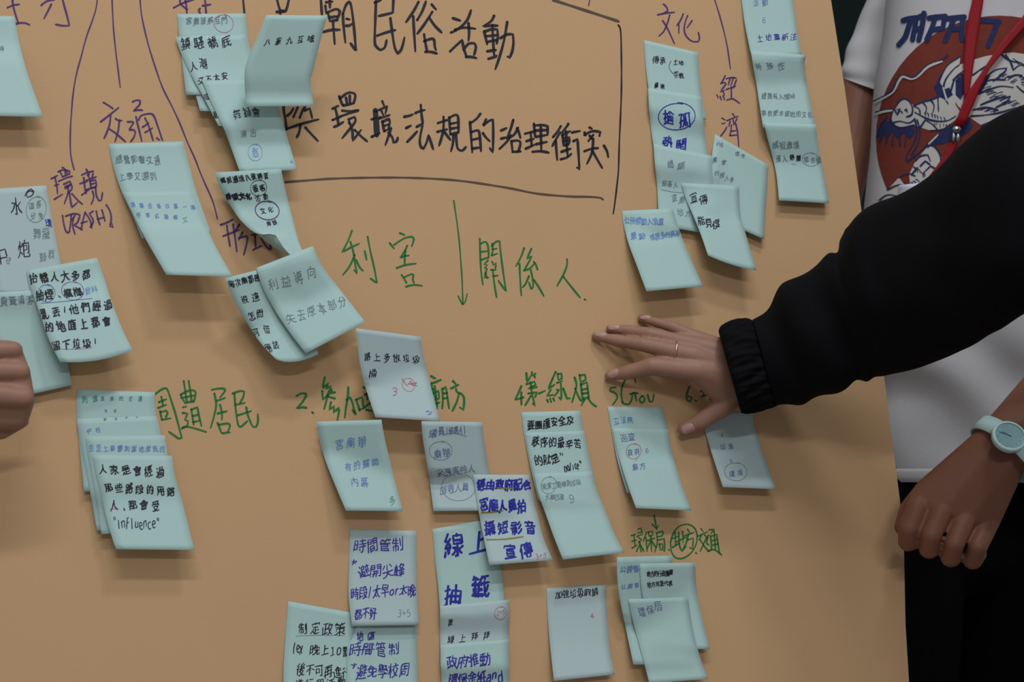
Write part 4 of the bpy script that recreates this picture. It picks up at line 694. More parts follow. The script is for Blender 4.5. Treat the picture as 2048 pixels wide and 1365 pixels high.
def loft(secs, around=48, sub=6, ratio=.8, power=2.0, disp=None, cap=True):
    """tube through sections (pointA, pointB, ratio): A and B are the two silhouette points seen from the camera"""
    A, B_ = [s[0] for s in secs], [s[1] for s in secs]
    Q = [s[2] if len(s) > 2 else ratio for s in secs]
    rows = (len(secs) - 1) * sub + 1
    v, f = [], []
    for i in range(rows):
        t = i / sub
        a, b = cr(A, t), cr(B_, t)
        q = Q[min(int(t), len(Q)-2)] + (Q[min(int(t)+1, len(Q)-1)] - Q[min(int(t), len(Q)-2)]) * (t - min(int(t), len(Q)-2))
        c, e = (a + b) / 2, (a - b) / 2
        view = (c - CAM).normalized()
        d = -(view - e.normalized() * view.dot(e.normalized())).normalized() * e.length * q
        for k in range(around):
            th = 2 * math.pi * k / around
            cs, sn = math.cos(th), math.sin(th)
            x = math.copysign(abs(cs) ** (2/power), cs)
            y = math.copysign(abs(sn) ** (2/power), sn)
            p = c + e * x + d * y
            if disp:
                nrm = (e * cs / e.length + d * sn / d.length).normalized()
                p = p + nrm * disp(t / (len(secs)-1), th, p)
            v.append(p)
    for i in range(rows - 1):
        for k in range(around):
            k2 = (k + 1) % around
            f.append((i*around + k, i*around + k2, (i+1)*around + k2, (i+1)*around + k))
    if cap:
        f.append(tuple(range(around))[::-1])
        f.append(tuple((rows-1)*around + k for k in range(around)))
    return v, f
def fuse(name, pieces, mat, parent, voxel=.0022, rounds=6):
    """one continuous surface over all pieces"""
    v, f = [], []
    for pv, pf in pieces:
        o = len(v)
        v += pv
        f += [[i + o for i in q] for q in pf]
    o = mesh_obj(name, v, f, mat, parent)
    md = o.modifiers.new('r', 'REMESH')
    md.mode, md.voxel_size = 'VOXEL', voxel
    sm = o.modifiers.new('s', 'SMOOTH')
    sm.factor, sm.iterations = .5, rounds
    ev = o.evaluated_get(bpy.context.evaluated_depsgraph_get())
    me = bpy.data.meshes.new_from_object(ev)
    o.modifiers.clear()
    old = o.data
    o.data = me
    bpy.data.meshes.remove(old)
    me.polygons.foreach_set('use_smooth', [True] * len(me.polygons))
    if not me.materials:
        me.materials.append(mat)
    return o
def world_of(o):
    w_ = Vector((0, 0, 0))
    q = o
    while q:
        w_ += q.location + q.matrix_parent_inverse.translation
        q = q.parent
    return w_
def bvh(o):
    w_ = world_of(o)
    return BVHTree.FromPolygons([v.co + w_ for v in o.data.vertices], [p.vertices[:] for p in o.data.polygons])
def on_surface(tree, lift):
    def place(x, y):
        D = ray(x, y).normalized()
        h = tree.ray_cast(CAM, D)
        if h[0] is None:
            return None
        n = h[1] if h[1].dot(D) < 0 else -h[1]
        return h[0] + n * lift
    return place
def decal(name, polys, place, mat, parent, step=7):
    v, f = [], []
    for poly in polys:
        xs, ys = [p[0] for p in poly], [p[1] for p in poly]
        b = dense(poly + [poly[0]], step)[:-1]
        pts = [Vector(p) for p in b]
        ed = [(i, (i+1) % len(b)) for i in range(len(b))]
        x = min(xs)
        while x < max(xs):
            y = min(ys)
            while y < max(ys):
                pts.append(Vector((x + rng.uniform(-1, 1), y + rng.uniform(-1, 1))))
                y += step
            x += step
        vo, _, fo, *_ = delaunay_2d_cdt(pts, ed, [list(range(len(b)))], 1, .01)
        P = [place(q.x, q.y) for q in vo]
        o = len(v)
        v += [p or Vector((0, 0, 0)) for p in P]
        for t in fo:
            if all(P[i] is not None for i in t):
                f.append([i + o for i in t])
    used = sorted({i for t in f for i in t})
    mp = {i: k for k, i in enumerate(used)}
    return mesh_obj(name, [v[i] for i in used], [[mp[i] for i in t] for t in f], mat, parent)

# ------------------------------------------------------------ the room
structure('floor', [(-4, -4, 0), (4, -4, 0), (4, 3, 0), (-4, 3, 0)], [(0, 1, 2, 3)], M['floor'])
structure('wall_back', [(-4, 2.4, 0), (4, 2.4, 0), (4, 2.4, 3), (-4, 2.4, 3)], [(0, 1, 2, 3)], M['wall'])

# ------------------------------------------------------------ the poster board
edge = [(1630, -260), (1662, 0), (1690, 180), (1723, 421), (1767, 745), (1802, 1018), (1808, 1100), (1811, 1250), (1818, 1365), (1842, 1560),
        (1000, 1640), (-330, 1700), (-420, 700), (-500, -330), (600, -300)]
fr = [brd(*p) for p in edge]
bk = [p - BN * .004 for p in fr]
n = len(edge)
board = mesh_obj('poster_board', fr + bk, [tuple(range(n))[::-1], tuple(range(n, 2*n))] + [(i, (i+1) % n, n + (i+1) % n, n + i) for i in range(n)], M['board'], smooth=False)
tag(board, 'large orange poster board covered in handwriting and mint sticky notes', 'poster')

flat = lambda x, y: brd(x, y, .0003)
def board_ink(name, mat, specs):
    """specs: (data, x0, y0, scale, width in photo pixels)"""
    for data, x0, y0, sc, wd in specs:
        for grp in clusters(parse(data, x0, y0, sc)):
            k = Ink(flat)
            for st in grp:
                k.stroke(bend(st), wd)
            k.build(name, M[mat], board)
q = .25
r = .2527
board_ink('living_heading', 'P', [("""60,60 105,42 155,34;100,0 108,60 135,150 148,185;125,192 160,183 205,185 238,200
330,42 350,25 385,5 440,-5;410,35 385,85 352,148;500,-10 515,50 535,120 555,205 500,205 445,195""", 0, 0, q, 4)])
board_ink('mind_map_branch', 'P', [("780,-40 770,60 740,160 690,300 650,450 610,600 585,750 572,900 563,1050 563,1200 575,1290 595,1360", 0, 0, q, 3)])
board_ink('mind_map_branch', 'P', [("895,-40 902,120 910,250 925,400 945,560 962,700", 0, 0, q, 3)])
board_ink('mind_map_branch', 'P', [("1118,-40 1130,100 1155,230 1190,370 1240,530 1300,700 1380,860 1440,990 1500,1140 1560,1270 1590,1350 1640,1470 1690,1580 1720,1670 1740,1755", 0, 0, q, 3)])
board_ink('mind_map_branch', 'P', [("1610,-40 1660,120 1700,270 1725,390 1748,552", 1024, 0, q, 2.6)])
board_ink('mind_map_branch', 'P', [("624,-20 622,0 612,48", 1024, 0, q, 2.6)])
board_ink('upper_heading', 'P', [("1390,62 1450,30 1530,0 1560,-10;1440,-10 1445,30 1490,70 1500,75;1480,-10 1490,40 1495,105;1600,68 1590,85 1605,108;1640,-10 1645,60 1650,108;1620,45 1650,42 1685,35", 0, 0, q, 4)])
board_ink('traffic_heading', 'P', [("""1060,815 1090,802 1120,805 1118,835 1090,865 1068,888 1100,880 1140,882
828,820 870,845 905,870;805,975 870,925 950,860;885,925 878,990 855,1060 832,1108;925,950 950,965 975,965;880,1035 930,1070 1005,1135;955,960 945,1050 920,1135
1020,975 1060,975 1068,985 1045,1020 1035,1040 1070,1040 1082,1060 1070,1100 1045,1135;1088,935 1105,1010 1135,1130;1110,960 1130,925 1190,910 1225,920 1250,975 1300,1125
1160,945 1190,1010 1225,1125;1140,1018 1190,985;1160,1060 1220,1025;1255,1105 1275,1120""", 0, 0, q, 3.8)])
board_ink('environment_heading', 'P', [("""410,70 460,45;440,60 455,130 460,190;440,125 470,115;435,235 500,195;480,10 500,55;500,-20 520,-5 540,30;465,15 500,0 545,5 560,20;520,0 525,45;500,55 560,30;470,90 540,60 580,50
510,115 560,90 565,120 520,150;540,130 545,180 515,270;520,135 570,110 575,150 540,190;555,180 565,250 575,300 620,260;575,190 620,240 660,275
670,60 680,150 690,190;640,110 700,90;655,200 710,160;690,-5 705,20 715,40;655,40 700,20 750,10;700,40 720,70;745,30 735,60;690,85 770,55;720,90 730,150 770,130 765,80 720,90;725,115 765,105
690,160 770,130;740,170 750,220 730,275;765,140 770,200 790,245 810,240 820,180
500,365 510,430 525,485 545,505 560,490;525,370 570,355 600,350;570,365 565,430 555,490;590,380 580,440 600,515;575,400 610,350 640,360 620,420 590,440 660,480
680,340 660,420 650,480;680,340 720,400 735,465;650,425 700,410;745,330 715,350 740,390 745,420 720,460;770,330 785,400 800,440;780,395 830,380;815,320 830,370 840,410
850,280 880,330 890,390 880,450 905,460 895,430""", 0, 340, q, 3.6)])
board_ink('format_heading', 'P', [("""1765,440 1820,420 1865,395;1785,530 1850,505 1910,480;1815,445 1825,520 1840,610;1865,435 1880,540 1895,655;1915,435 1895,470 1870,500;1940,500 1910,560;1910,545 1970,530 1980,560 1950,680
2015,520 2060,515;2040,520 2045,630;2025,640 2090,610;2088,540 2108,580 2148,630 2168,635 2158,580""", 0, 340, q, 4)])
board_ink('culture_heading', 'P', [("""1212,32 1235,55 1248,85 1205,108;1165,118 1230,105 1300,98;1262,120 1245,180 1215,250 1175,288;1205,165 1240,220 1300,350
1370,110 1350,160 1318,205;1335,190 1335,265;1405,125 1385,180 1378,240 1395,290 1440,330 1490,333 1500,300 1490,258;1440,165 1420,195 1400,222""", 1024, 0, q, 3.2)])
board_ink('economy_heading', 'P', [("""1705,605 1690,640 1668,670 1700,660 1712,672 1665,735 1700,722;1690,735 1700,760;1640,760 1650,785;1665,770 1675,800;1690,765 1700,800;1715,630 1760,620 1795,625;1745,630 1730,680;1770,625 1750,690;1795,640 1770,705
1715,715 1790,690;1755,700 1755,790;1720,800 1760,790 1785,800 1822,828
1680,945 1705,960;1680,990 1705,985;1670,1088 1700,1050 1720,1015;1765,910 1780,930;1720,965 1770,945 1810,930;1745,970 1735,1010;1770,960 1775,1000;1800,950 1780,990;1755,1000 1750,1060 1740,1085
1790,990 1805,1060 1815,1180;1750,1050 1790,1045;1745,1085 1800,1080""", 1024, 0, q, 3)])
board_ink('title_frame', 'K', [("1942,-60 1945,0 1955,105 1962,240", 0, 0, q, 4.5), ("850,200 865,225 872,290 876,500 875,750 865,1000 858,1150 852,1360 840,1480 825,1610 810,1712", 1024, 0, q, 3.4)])
board_ink('title_frame', 'N', [("330,0 500,55 700,120 855,172", 1024, 0, q, 5.5), ("235,97 400,85 600,70 900,62 1200,62 1500,75 1700,95 1900,125 2048,150 2250,190 2500,212 2650,215 2748,222 2778,238", 512, 340, q, 4.2)])
board_ink('title_lettering', 'K', [("""165,-40 170,0 185,60 200,85 240,80 262,0 268,-30;165,95 240,90;190,95 195,112;518,-20 528,120;590,-10 592,62;560,18 612,12;555,45 562,105
570,100 640,72 672,90 660,130 640,165;585,140 650,130;575,100 592,168 655,160;615,165 622,250 630,352;540,255 600,240 672,238
695,110 700,200 715,340;695,110 720,40 745,15 760,40 780,180 800,405 785,385 755,345;725,150 750,155;720,205 745,205 768,190
960,10 955,150 950,330 965,375 995,400 1030,380 1045,320;950,20 1000,0;1100,-20 1095,100 1060,110 980,128;1075,145 1090,260 1110,380 1135,428 1165,390 1188,300;970,285 1040,260 1115,240
1300,15 1260,90 1200,178;1258,130 1265,260 1275,410;1290,160 1330,90 1360,10;1405,35 1440,75;1410,95 1350,190 1290,270;1385,140 1430,205 1485,260;1345,275 1355,340 1370,415;1345,330 1400,310 1425,320 1430,370 1440,400;1355,415 1400,415 1448,428
1575,145 1605,155 1635,165;1560,260 1620,230 1690,160 1720,80;1590,240 1660,220 1755,230;1700,185 1705,260 1700,325;1553,410 1600,365 1650,320 1660,380 1685,455;1660,395 1700,350 1745,345 1760,375 1745,440;1680,455 1720,455 1765,465
1905,125 1880,170 1815,212 1870,205 1935,205;1825,250 1850,355;1825,255 1880,235 1930,235 1935,290 1925,350;1840,290 1930,280;1850,335 1930,318;1892,200 1895,300 1905,440;1850,410 1920,400;1860,470 1910,455 1925,445
2010,175 1985,320 1950,450 1915,553;1955,305 2010,275 2055,275 2060,340 2050,410 2030,460 2012,452""", 512, 0, q, 5.4)])
board_ink('title_lettering', 'K', [("""220,850 225,900 235,950 245,1040;250,925 280,900 300,865;300,935 320,890 335,855;350,940 375,880 395,855;390,885 430,868 450,945;240,1035 350,995 500,955;355,1005 345,1060 325,1100;395,1020 440,1070 495,1128
612,870 640,855 660,848;635,870 650,930 660,1000;612,960 650,945 685,928;625,1015 660,1000 700,975;665,770 680,810 695,845;670,790 730,745 780,745 795,770 780,830;720,780 730,840;750,765 752,830;700,845 780,825;690,885 760,890 820,880;680,930 750,905 820,885
740,955 790,935 795,970 760,1020 690,1105;745,985 745,955;750,985 770,1040 775,1125 840,1040;790,1040 840,1090 890,1132
1010,810 1025,845;985,880 1050,850;1005,890 1020,925;1045,865 1035,910;985,950 1070,920;1010,970 1025,1050;1010,975 1065,950 1070,985 1060,1030;1020,1010 1060,995;1025,1050 1060,1035;1080,1025 1060,1090 1035,1160;1060,1060 1090,1100 1100,1140 1125,1130 1135,1100
925,955 1000,935;925,1095 990,1065
1185,935 1230,925 1255,915;1200,1025 1240,1005;1210,1135 1250,1095 1290,1050;1318,840 1325,920 1335,990;1275,905 1310,890 1350,880;1285,1015 1335,990 1320,1060 1310,1130 1320,1175 1340,1190 1365,1140 1380,1080 1400,1140 1418,1195
1455,985 1500,970 1530,960;1450,1055 1490,1045 1530,1035;1500,935 1500,1030 1485,1100 1465,1165;1510,1060 1555,1120;1545,940 1555,1070;1545,945 1590,920 1615,930 1620,1000 1620,1065;1560,990 1610,980;1560,1030 1615,1020;1555,1075 1615,1060;1580,1080 1575,1150 1560,1210;1600,1075 1605,1140 1615,1190 1650,1205 1680,1175
1795,910 1765,950 1710,990;1712,975 1720,1080 1730,1220;1720,1060 1760,1045 1785,1055 1795,1140 1800,1210;1725,1120 1790,1105;1730,1190 1790,1180;1840,955 1825,990 1815,1005 1860,970 1895,955 1898,1060 1895,1220 1870,1185;1815,1065 1840,1100 1870,1130
1960,1045 2005,1025;1960,1110 2000,1100;1950,1190 2010,1130 2040,1080;2058,960 2038,1030 2008,1110 2063,1080 2098,1020;2088,1025 2103,1060 2116,1105;2043,1130 2053,1215;2043,1130 2098,1125 2116,1150 2098,1215;2053,1215 2118,1212
2153,1070 2190,1060 2233,1050;2198,1065 2206,1170;2163,1130 2223,1110;2158,1190 2228,1158;2223,990 2233,1095;2223,1005 2288,1000 2333,1010 2333,1080;2233,1045 2328,1040;2238,1095 2328,1080;2278,1000 2280,1100 2283,1210;2240,1155 2328,1135;2213,1215 2278,1210 2343,1222
2438,1010 2408,1060 2373,1100;2433,1060 2403,1110 2370,1170;2398,1130 2403,1200 2410,1280;2498,990 2488,1010 2448,1060;2448,1080 2513,1050;2453,1090 2463,1165 2503,1150 2508,1100 2453,1105;2458,1130 2508,1120;2480,1050 2486,1150 2493,1250;2443,1215 2518,1190;2438,1275 2488,1260 2523,1230;2528,1060 2593,1048;2538,1130 2573,1115 2578,1200 2588,1355 2568,1340
2668,1020 2688,1030;2628,1060 2638,1085;2628,1080 2688,1050 2753,1055 2748,1090;2698,1080 2658,1130;2668,1085 2688,1110;2628,1210 2688,1190 2738,1185;2698,1110 2688,1220 2648,1310;2693,1210 2738,1290 2770,1345;2783,1165 2808,1210 2818,1258""", 512, 0, q, 5.2),
    ("955,885 962,980 968,1085", 512, 0, q, 11)])
board_ink('stakeholder_heading', 'G', [("""768,485 740,560 690,658 760,620 825,590;755,575 780,660 795,760 808,830 785,800;790,680 750,770 695,840;800,720 830,780 858,808;870,650 885,720;893,535 915,650 945,780 968,905 945,890 915,868
1150,505 1190,520;1070,585 1105,630;1105,600 1180,550 1240,535 1262,550 1255,585 1245,610;1210,605 1190,650 1155,705 1190,690 1225,685;1195,650 1190,700 1190,760;1125,785 1200,760 1280,750;1165,840 1185,870 1205,905;1185,860 1240,835 1260,840 1255,880 1265,905;1200,935 1260,920 1330,928
1790,550 1795,700 1800,800 1815,918;1800,590 1830,575 1850,590 1860,640 1862,705;1805,655 1855,650;1800,720 1860,700;1890,590 1895,640 1885,685;1885,610 1920,575 1950,570 1955,640 1975,800 2000,970 1970,930 1938,885;1890,635 1925,630;1885,685 1930,670
1855,725 1825,755 1850,760 1830,785;1845,790 1830,860 1860,862;1890,735 1900,760 1920,745 1915,790;1880,800 1920,800;1895,800 1905,900 1925,1020;1895,850 1935,845;1835,825 1850,865
2146,625 2118,700 2080,770;2108,750 2113,870 2123,1005;2203,630 2168,710 2208,690 2148,800;2143,805 2188,790 2233,745;2223,735 2240,760 2253,800;2198,800 2213,870 2218,930 2203,955 2183,900;2183,850 2158,910 2133,940;2223,880 2263,940 2303,1010
2488,715 2488,760 2463,830 2408,930;2460,855 2518,930 2593,1022;2628,1035 2638,1042""", 512, 340, q, 3.8)])
board_ink('down_arrow', 'G', [("1582,245 1605,400 1625,560 1640,750 1650,900 1655,1078;1618,1010 1640,1055 1655,1078 1675,1050 1690,990", 512, 340, q, 3)])
board_ink('residents_heading', 'G', [("""1225,450 1280,405 1320,388 1340,400 1365,470 1400,580 1430,690 1455,785 1430,790 1400,770 1350,735;1290,455 1298,490 1305,530;1270,500 1330,475;1265,545 1330,520;1280,570 1295,640;1285,580 1330,565 1340,590 1325,620;1295,640 1365,628
1470,330 1495,500;1510,330 1535,500;1445,440 1500,410 1550,405 1565,430 1550,500;1445,440 1460,470 1475,495;1450,465 1555,445;1480,505 1550,490;1530,555 1540,620 1550,680;1530,560 1580,540 1590,600 1612,690;1540,610 1590,600;1545,660 1600,645;1465,540 1490,535;1460,585 1500,590 1480,640 1505,650 1495,690 1450,710 1490,695 1560,710 1650,738
1695,400 1750,390 1795,392 1800,410 1760,460;1730,490 1800,465;1715,430 1730,520 1710,620 1685,705;1760,520 1775,580 1775,640;1740,590 1815,572;1740,665 1755,700 1770,745;1750,680 1820,670 1840,690 1820,740;1780,748 1840,740
1860,430 1920,410 1955,415 1945,460 1920,505;1880,520 1960,505;1875,430 1885,550 1905,680 1930,695 1980,650;1970,540 1985,610 2020,690 2048,697 2063,660 2063,595;1900,605 1950,590 2010,570""", 0, 680, q, 4)])
board_ink('participants_heading', 'G', [("""325,450 360,430 395,430 400,450 370,500 325,550 370,540 405,545;450,580 460,590
550,300 540,350 535,385 580,350 560,395 600,370;600,390 570,430 610,405;530,410 535,480 590,430 635,420;575,440 560,500 545,555;570,450 600,462 635,470;600,500 585,560 625,530 620,580 665,545 660,600 650,645
738,380 735,450 720,540 710,625;725,480 755,460 770,500 785,560 800,600 770,560;800,480 815,520 830,570;800,480 850,460 860,550;825,560 860,550
860,380 880,390;870,440 905,428;885,430 890,480;870,540 930,490;880,560 925,570""", 512, 680, q, 4.4)])
board_ink('temple_heading', 'G', [("""1400,290 1435,310;1420,345 1480,320;1405,345 1405,400 1395,470;1415,390 1440,470;1430,370 1440,460 1450,550;1410,430 1460,410 1465,470 1430,480;1425,520 1470,500;1490,390 1495,480 1490,550;1490,400 1520,375 1530,450 1545,550;1500,430 1530,425;1500,470 1535,465
1575,330 1600,355;1560,390 1620,360;1600,395 1610,420 1640,430 1665,470 1660,560 1630,540;1625,430 1605,500 1570,570""", 512, 680, q, 4.4)])
board_ink('frontline_heading', 'G', [("""75,370 50,430 25,480 60,470 95,460;75,420 75,520;115,265 120,340 150,290;160,260 155,290 190,270;180,290 185,305;115,355 180,335 190,360 130,390 200,378;130,430 200,420 185,460;150,340 160,430 185,530 165,510;150,450 105,525;215,430 265,408
350,255 320,320;325,310 290,390 340,360;310,400 280,450 330,440;280,480 290,500;305,470 315,500;330,470 340,490;365,270 370,320 400,310 395,270 365,275;360,345 400,330;390,350 395,420 395,480 375,460;360,400 380,400 340,450;410,390 440,470 465,468
500,300 515,350 510,400 480,500;505,390 540,470 560,490;540,280 550,340 590,320 585,280 540,285;550,350 565,480;550,360 600,340 615,470;560,400 605,390;565,430 610,425;570,470 615,460;580,480 555,525;610,470 640,510 675,535""", 1024, 680, q, 4.2)])
board_ink('government_heading', 'G', [("830,380 790,385 785,410 830,430 840,470 805,520;880,495 885,505;905,320 880,380 875,450 890,510 935,515 960,470 960,430 980,425 1010,430;945,435 990,425;985,440 995,490;1040,450 1020,480 1035,505 1060,490 1055,455 1035,450;1085,440 1100,495 1125,490 1135,435;983,310 988,340", 1024, 680, q, 3.8)])
board_ink('place_heading', 'G', [("1420,375 1400,430 1400,480 1425,495 1440,465 1410,450;1465,485 1475,490;1530,385 1535,450;1510,410 1560,400;1515,455 1560,440;1570,400 1590,480;1560,430 1620,400 1625,440;1600,385 1602,450;1600,475 1660,465 1660,430", 1024, 680, q, 3.8)])
board_ink('agency_heading', 'G', [("""1125,45 1135,100 1145,155;1110,115 1145,155 1160,125;945,205 980,195;965,200 975,290;950,250 985,240;950,305 990,280;1000,155 1020,145 1030,180 995,185;990,210 1035,195;1000,220 1025,235 1000,260;1010,250 1020,335 1040,310;1010,270 1045,330;985,330 1010,280
1065,180 1040,250;1060,220 1070,330;1080,175 1085,210 1115,200 1110,170 1080,180;1070,245 1130,225;1100,210 1105,330;1095,250 1070,310;1105,250 1140,300;1145,185 1195,170 1190,205 1150,215;1145,190 1150,260 1130,335;1155,240 1205,230 1210,330 1195,320;1165,270 1175,320 1195,310 1190,270 1165,275;1240,315 1248,325
1255,260 1275,190 1320,135 1385,115 1440,140 1465,200 1455,280 1410,350 1350,385 1295,380 1262,330 1255,260;1290,180 1295,280;1265,230 1320,210;1270,300 1320,265;1320,180 1325,280 1345,330 1380,290;1300,255 1385,215 1380,250;1350,170 1355,260;1390,155 1405,180;1360,210 1440,180;1395,200 1385,250 1350,320;1390,240 1435,225 1430,310 1405,300;1455,340 1462,350
1495,150 1515,175;1470,210 1550,175;1500,200 1480,240;1525,200 1550,225;1540,220 1490,330;1490,240 1530,300 1560,330;1560,160 1600,155 1575,190;1570,205 1580,300 1560,330;1580,210 1620,195 1640,330 1655,355;1600,170 1610,310;1585,245 1630,235;1590,280 1635,270;1555,200 1540,260 1560,280;1550,330 1600,315 1660,360""", 1024, 1020, r, 3)])

# ------------------------------------------------------------ sticky notes
# A height map over the photo's frame lets every note lie on those stuck up before it.
HC = 4
HX, HY = -260, -160
HM = np.zeros((1720 // HC + 60, 2600 // HC))
def hm_at(x, y):
    i, j = int((y - HY) / HC), int((x - HX) / HC)
    return HM[max(0, i-1):i+2, max(0, j-1):j+2].max() if 0 <= i < HM.shape[0] and 0 <= j < HM.shape[1] else 0
def along(pl, t):
    d = [0]
    for a, b in zip(pl, pl[1:]):
        d.append(d[-1] + math.hypot(b[0]-a[0], b[1]-a[1]))
    s = t * d[-1]
    for i in range(len(pl) - 1):
        if s <= d[i+1] or i == len(pl) - 2:
            u = (s - d[i]) / (d[i+1] - d[i])
            return (pl[i][0] + (pl[i+1][0]-pl[i][0])*u, pl[i][1] + (pl[i+1][1]-pl[i][1])*u)
NOTES = []
def note(label, left, right, lift, ink=(), power=2.0, sag=(0, 0), mat='note', prof=None, corner=(1, 1), group=None):
    """left and right: edge polylines, top to bottom; lift: how far the free end stands off, in mm"""
    nt, ns = 18, 8
    PX = np.zeros((nt+1, ns+1, 2))
    H = np.zeros((nt+1, ns+1))
    Ls, Rs = bend(left, 5), bend(right, 5)
    for i in range(nt + 1):
        t = i / nt
        a, b = along(Ls, t), along(Rs, t)
        for j in range(ns + 1):
            s = j / ns
            k = 4 * s * (1 - s) * t ** 3
            PX[i, j] = (a[0] + (b[0]-a[0])*s + sag[0]*k, a[1] + (b[1]-a[1])*s + sag[1]*k)
            if prof:
                u = t * (len(prof) - 1)
                i0 = min(int(u), len(prof) - 2)
                h = cr(prof, u) * .001
            else:
                h = lift * .001 * max(0, (t - .1) / .9) ** power
            h *= corner[0] + (corner[1] - corner[0]) * s
            H[i, j] = h + .0011
    base = np.array([[hm_at(*PX[i, j]) + .0012 if hm_at(*PX[i, j]) > 0 else 0 for j in range(ns+1)] for i in range(nt+1)])
    H = np.maximum(H, base)
    for _ in range(10):                                    # paper bends gently over what lies under it
        for ax, st in ((0, .0016), (1, .0024)):
            H = np.maximum(H, np.maximum(np.roll(H, 1, ax) * (np.arange(H.shape[ax]) > 0).reshape((-1, 1) if ax == 0 else (1, -1)), np.roll(H, -1, ax) * (np.arange(H.shape[ax]) < H.shape[ax]-1).reshape((-1, 1) if ax == 0 else (1, -1))) - st)
    K = np.pad(H, 1, mode='edge')
    H = np.maximum(H, (K[:-2, 1:-1] + K[2:, 1:-1] + K[1:-1, :-2] + K[1:-1, 2:]) / 4)
    def lerp(A, t, s):
        y, x = min(max(t, 0), 1) * nt, min(max(s, 0), 1) * ns
        i, j = min(int(y), nt-1), min(int(x), ns-1)
        y, x = y - i, x - j
        return A[i, j]*(1-y)*(1-x) + A[i+1, j]*y*(1-x) + A[i, j+1]*(1-y)*x + A[i+1, j+1]*y*x
    G = 70
    SP = np.array([[lerp(PX, i/G, j/G) for j in range(G+1)] for i in range(G+1)])
    SH = np.array([[lerp(H, i/G, j/G) for j in range(G+1)] for i in range(G+1)])
    ii = np.clip(((SP[..., 1] - HY) / HC).astype(int), 0, HM.shape[0]-1)
    jj = np.clip(((SP[..., 0] - HX) / HC).astype(int), 0, HM.shape[1]-1)
    np.maximum.at(HM, (ii, jj), SH)
    v = [brd(PX[i, j, 0], PX[i, j, 1], H[i, j]) for i in range(nt+1) for j in range(ns+1)]
    f = [(i*(ns+1)+j, (i+1)*(ns+1)+j, (i+1)*(ns+1)+j+1, i*(ns+1)+j+1) for i in range(nt) for j in range(ns)]
    o = mesh_obj('sticky_note', v, f, M[mat], origin=brd(PX[0, ns//2, 0], PX[0, ns//2, 1], H[0, ns//2]))
    sd = o.modifiers.new('paper', 'SOLIDIFY')
    sd.thickness, sd.offset = .00012, -1
    tag(o, label, 'sticky note', group or 'sticky notes on the poster board')
    flatSP = SP.reshape(-1, 2)
    def place(x, y):
        d = ((flatSP - (x, y)) ** 2).sum(1)
        k = int(d.argmin())
        if d[k] > 25:
            return None
        t, s = (k // (G+1)) / G, (k % (G+1)) / G
        for _ in range(3):
            p = lerp(PX, t, s)
            e = .004
            dt = (lerp(PX, t+e, s) - lerp(PX, t-e, s)) / (min(1, t+e) - max(0, t-e))
            ds = (lerp(PX, t, s+e) - lerp(PX, t, s-e)) / (min(1, s+e) - max(0, s-e))
            det = ds[0]*dt[1] - ds[1]*dt[0]
            if not abs(det) > 1e-6:
                return None
            rx, ry = x - p[0], y - p[1]
            s += (rx*dt[1] - ry*dt[0]) / det
            t += (ds[0]*ry - ds[1]*rx) / det
            t, s = min(max(t, -.02), 1.02), min(max(s, -.02), 1.02)
        if not (-.005 <= t <= 1.005 and -.005 <= s <= 1.005):
            return None
        return brd(x, y, lerp(H, t, s) + .0003)
    lean = (left[-1][0] - left[0][0]) / max(30, left[-1][1] - left[0][1])
    hues = {it[0] for it in ink}
    for it in ink:
        c, k = it[0], Ink(place)
        if it[1] == 'o':
            oval(k, *it[2:])
        elif it[1] == '-':
            k.stroke(bend(it[3]), it[2])
        else:
            write(k, it[1], *it[2:8], lean=min(.3, lean * .5))
        ob = k.build('handwriting' if it[1] not in 'o-' else 'pen_mark', M[c], o)
        if ob and len(hues) > 1:
            ob['label'] = {'K': 'black', 'F': 'grey', 'G': 'green', 'P': 'purple', 'B': 'dark blue', 'b': 'pale blue', 'V': 'violet blue', 'T': 'teal', 'S': 'slate blue', 'R': 'red', 'O': 'olive'}[c] + ' writing'
    NOTES.append(o)
    return o
# far left, top to bottom
note('blank mint sticky note cut off by the upper left edge of the picture', [(-115, 33), (-100, 100), (-60, 231)], [(28, 32), (33, 55), (41, 95), (56, 150), (86, 234)], 26, [('F', '神', 2, 98, 3, 98, 16, 1.6)])
note('pale note with large water and cannon characters at the left edge', [(-40, 380), (-30, 450), (-8, 590)], [(92, 371), (105, 440), (134, 592)], 4, [
    ('K', '水', 33, 413, 33, 413, 34, 2.4), ('K', '炮', 48, 497, 48, 497, 34, 2.2), ('K', '中', 1, 512, 2, 512, 38, 2.4), ('F', '仔', 17, 522, 17, 522, 14, 1.4),
    ('F', '道長', 63, 412, 77, 408, 15, 1.4), ('F', '分免', 66, 432, 82, 431, 14, 1.3), ('F', '舞龍', 74, 466, 92, 468, 22, 1.5), ('F', '鼓群', 86, 513, 103, 509, 18, 1.5), ('B', '環', 97, 447, 97, 447, 16, 1.6),
    ('F', 'o', 72, 419, 19, 25, 1.1), ('K', '-', 2, [(50, 392), (55, 382), (62, 378), (68, 383), (64, 391), (55, 395), (53, 387), (60, 382), (66, 384)])], mat='pale')
note('mint sticky note about cleaning duty behind the left fist', [(-25, 586), (-15, 660), (12, 801)], [(122, 578), (130, 680), (143, 771)], 8, [('F', '負責清潔', 8, 603, 60, 599, 19, 1.8)])
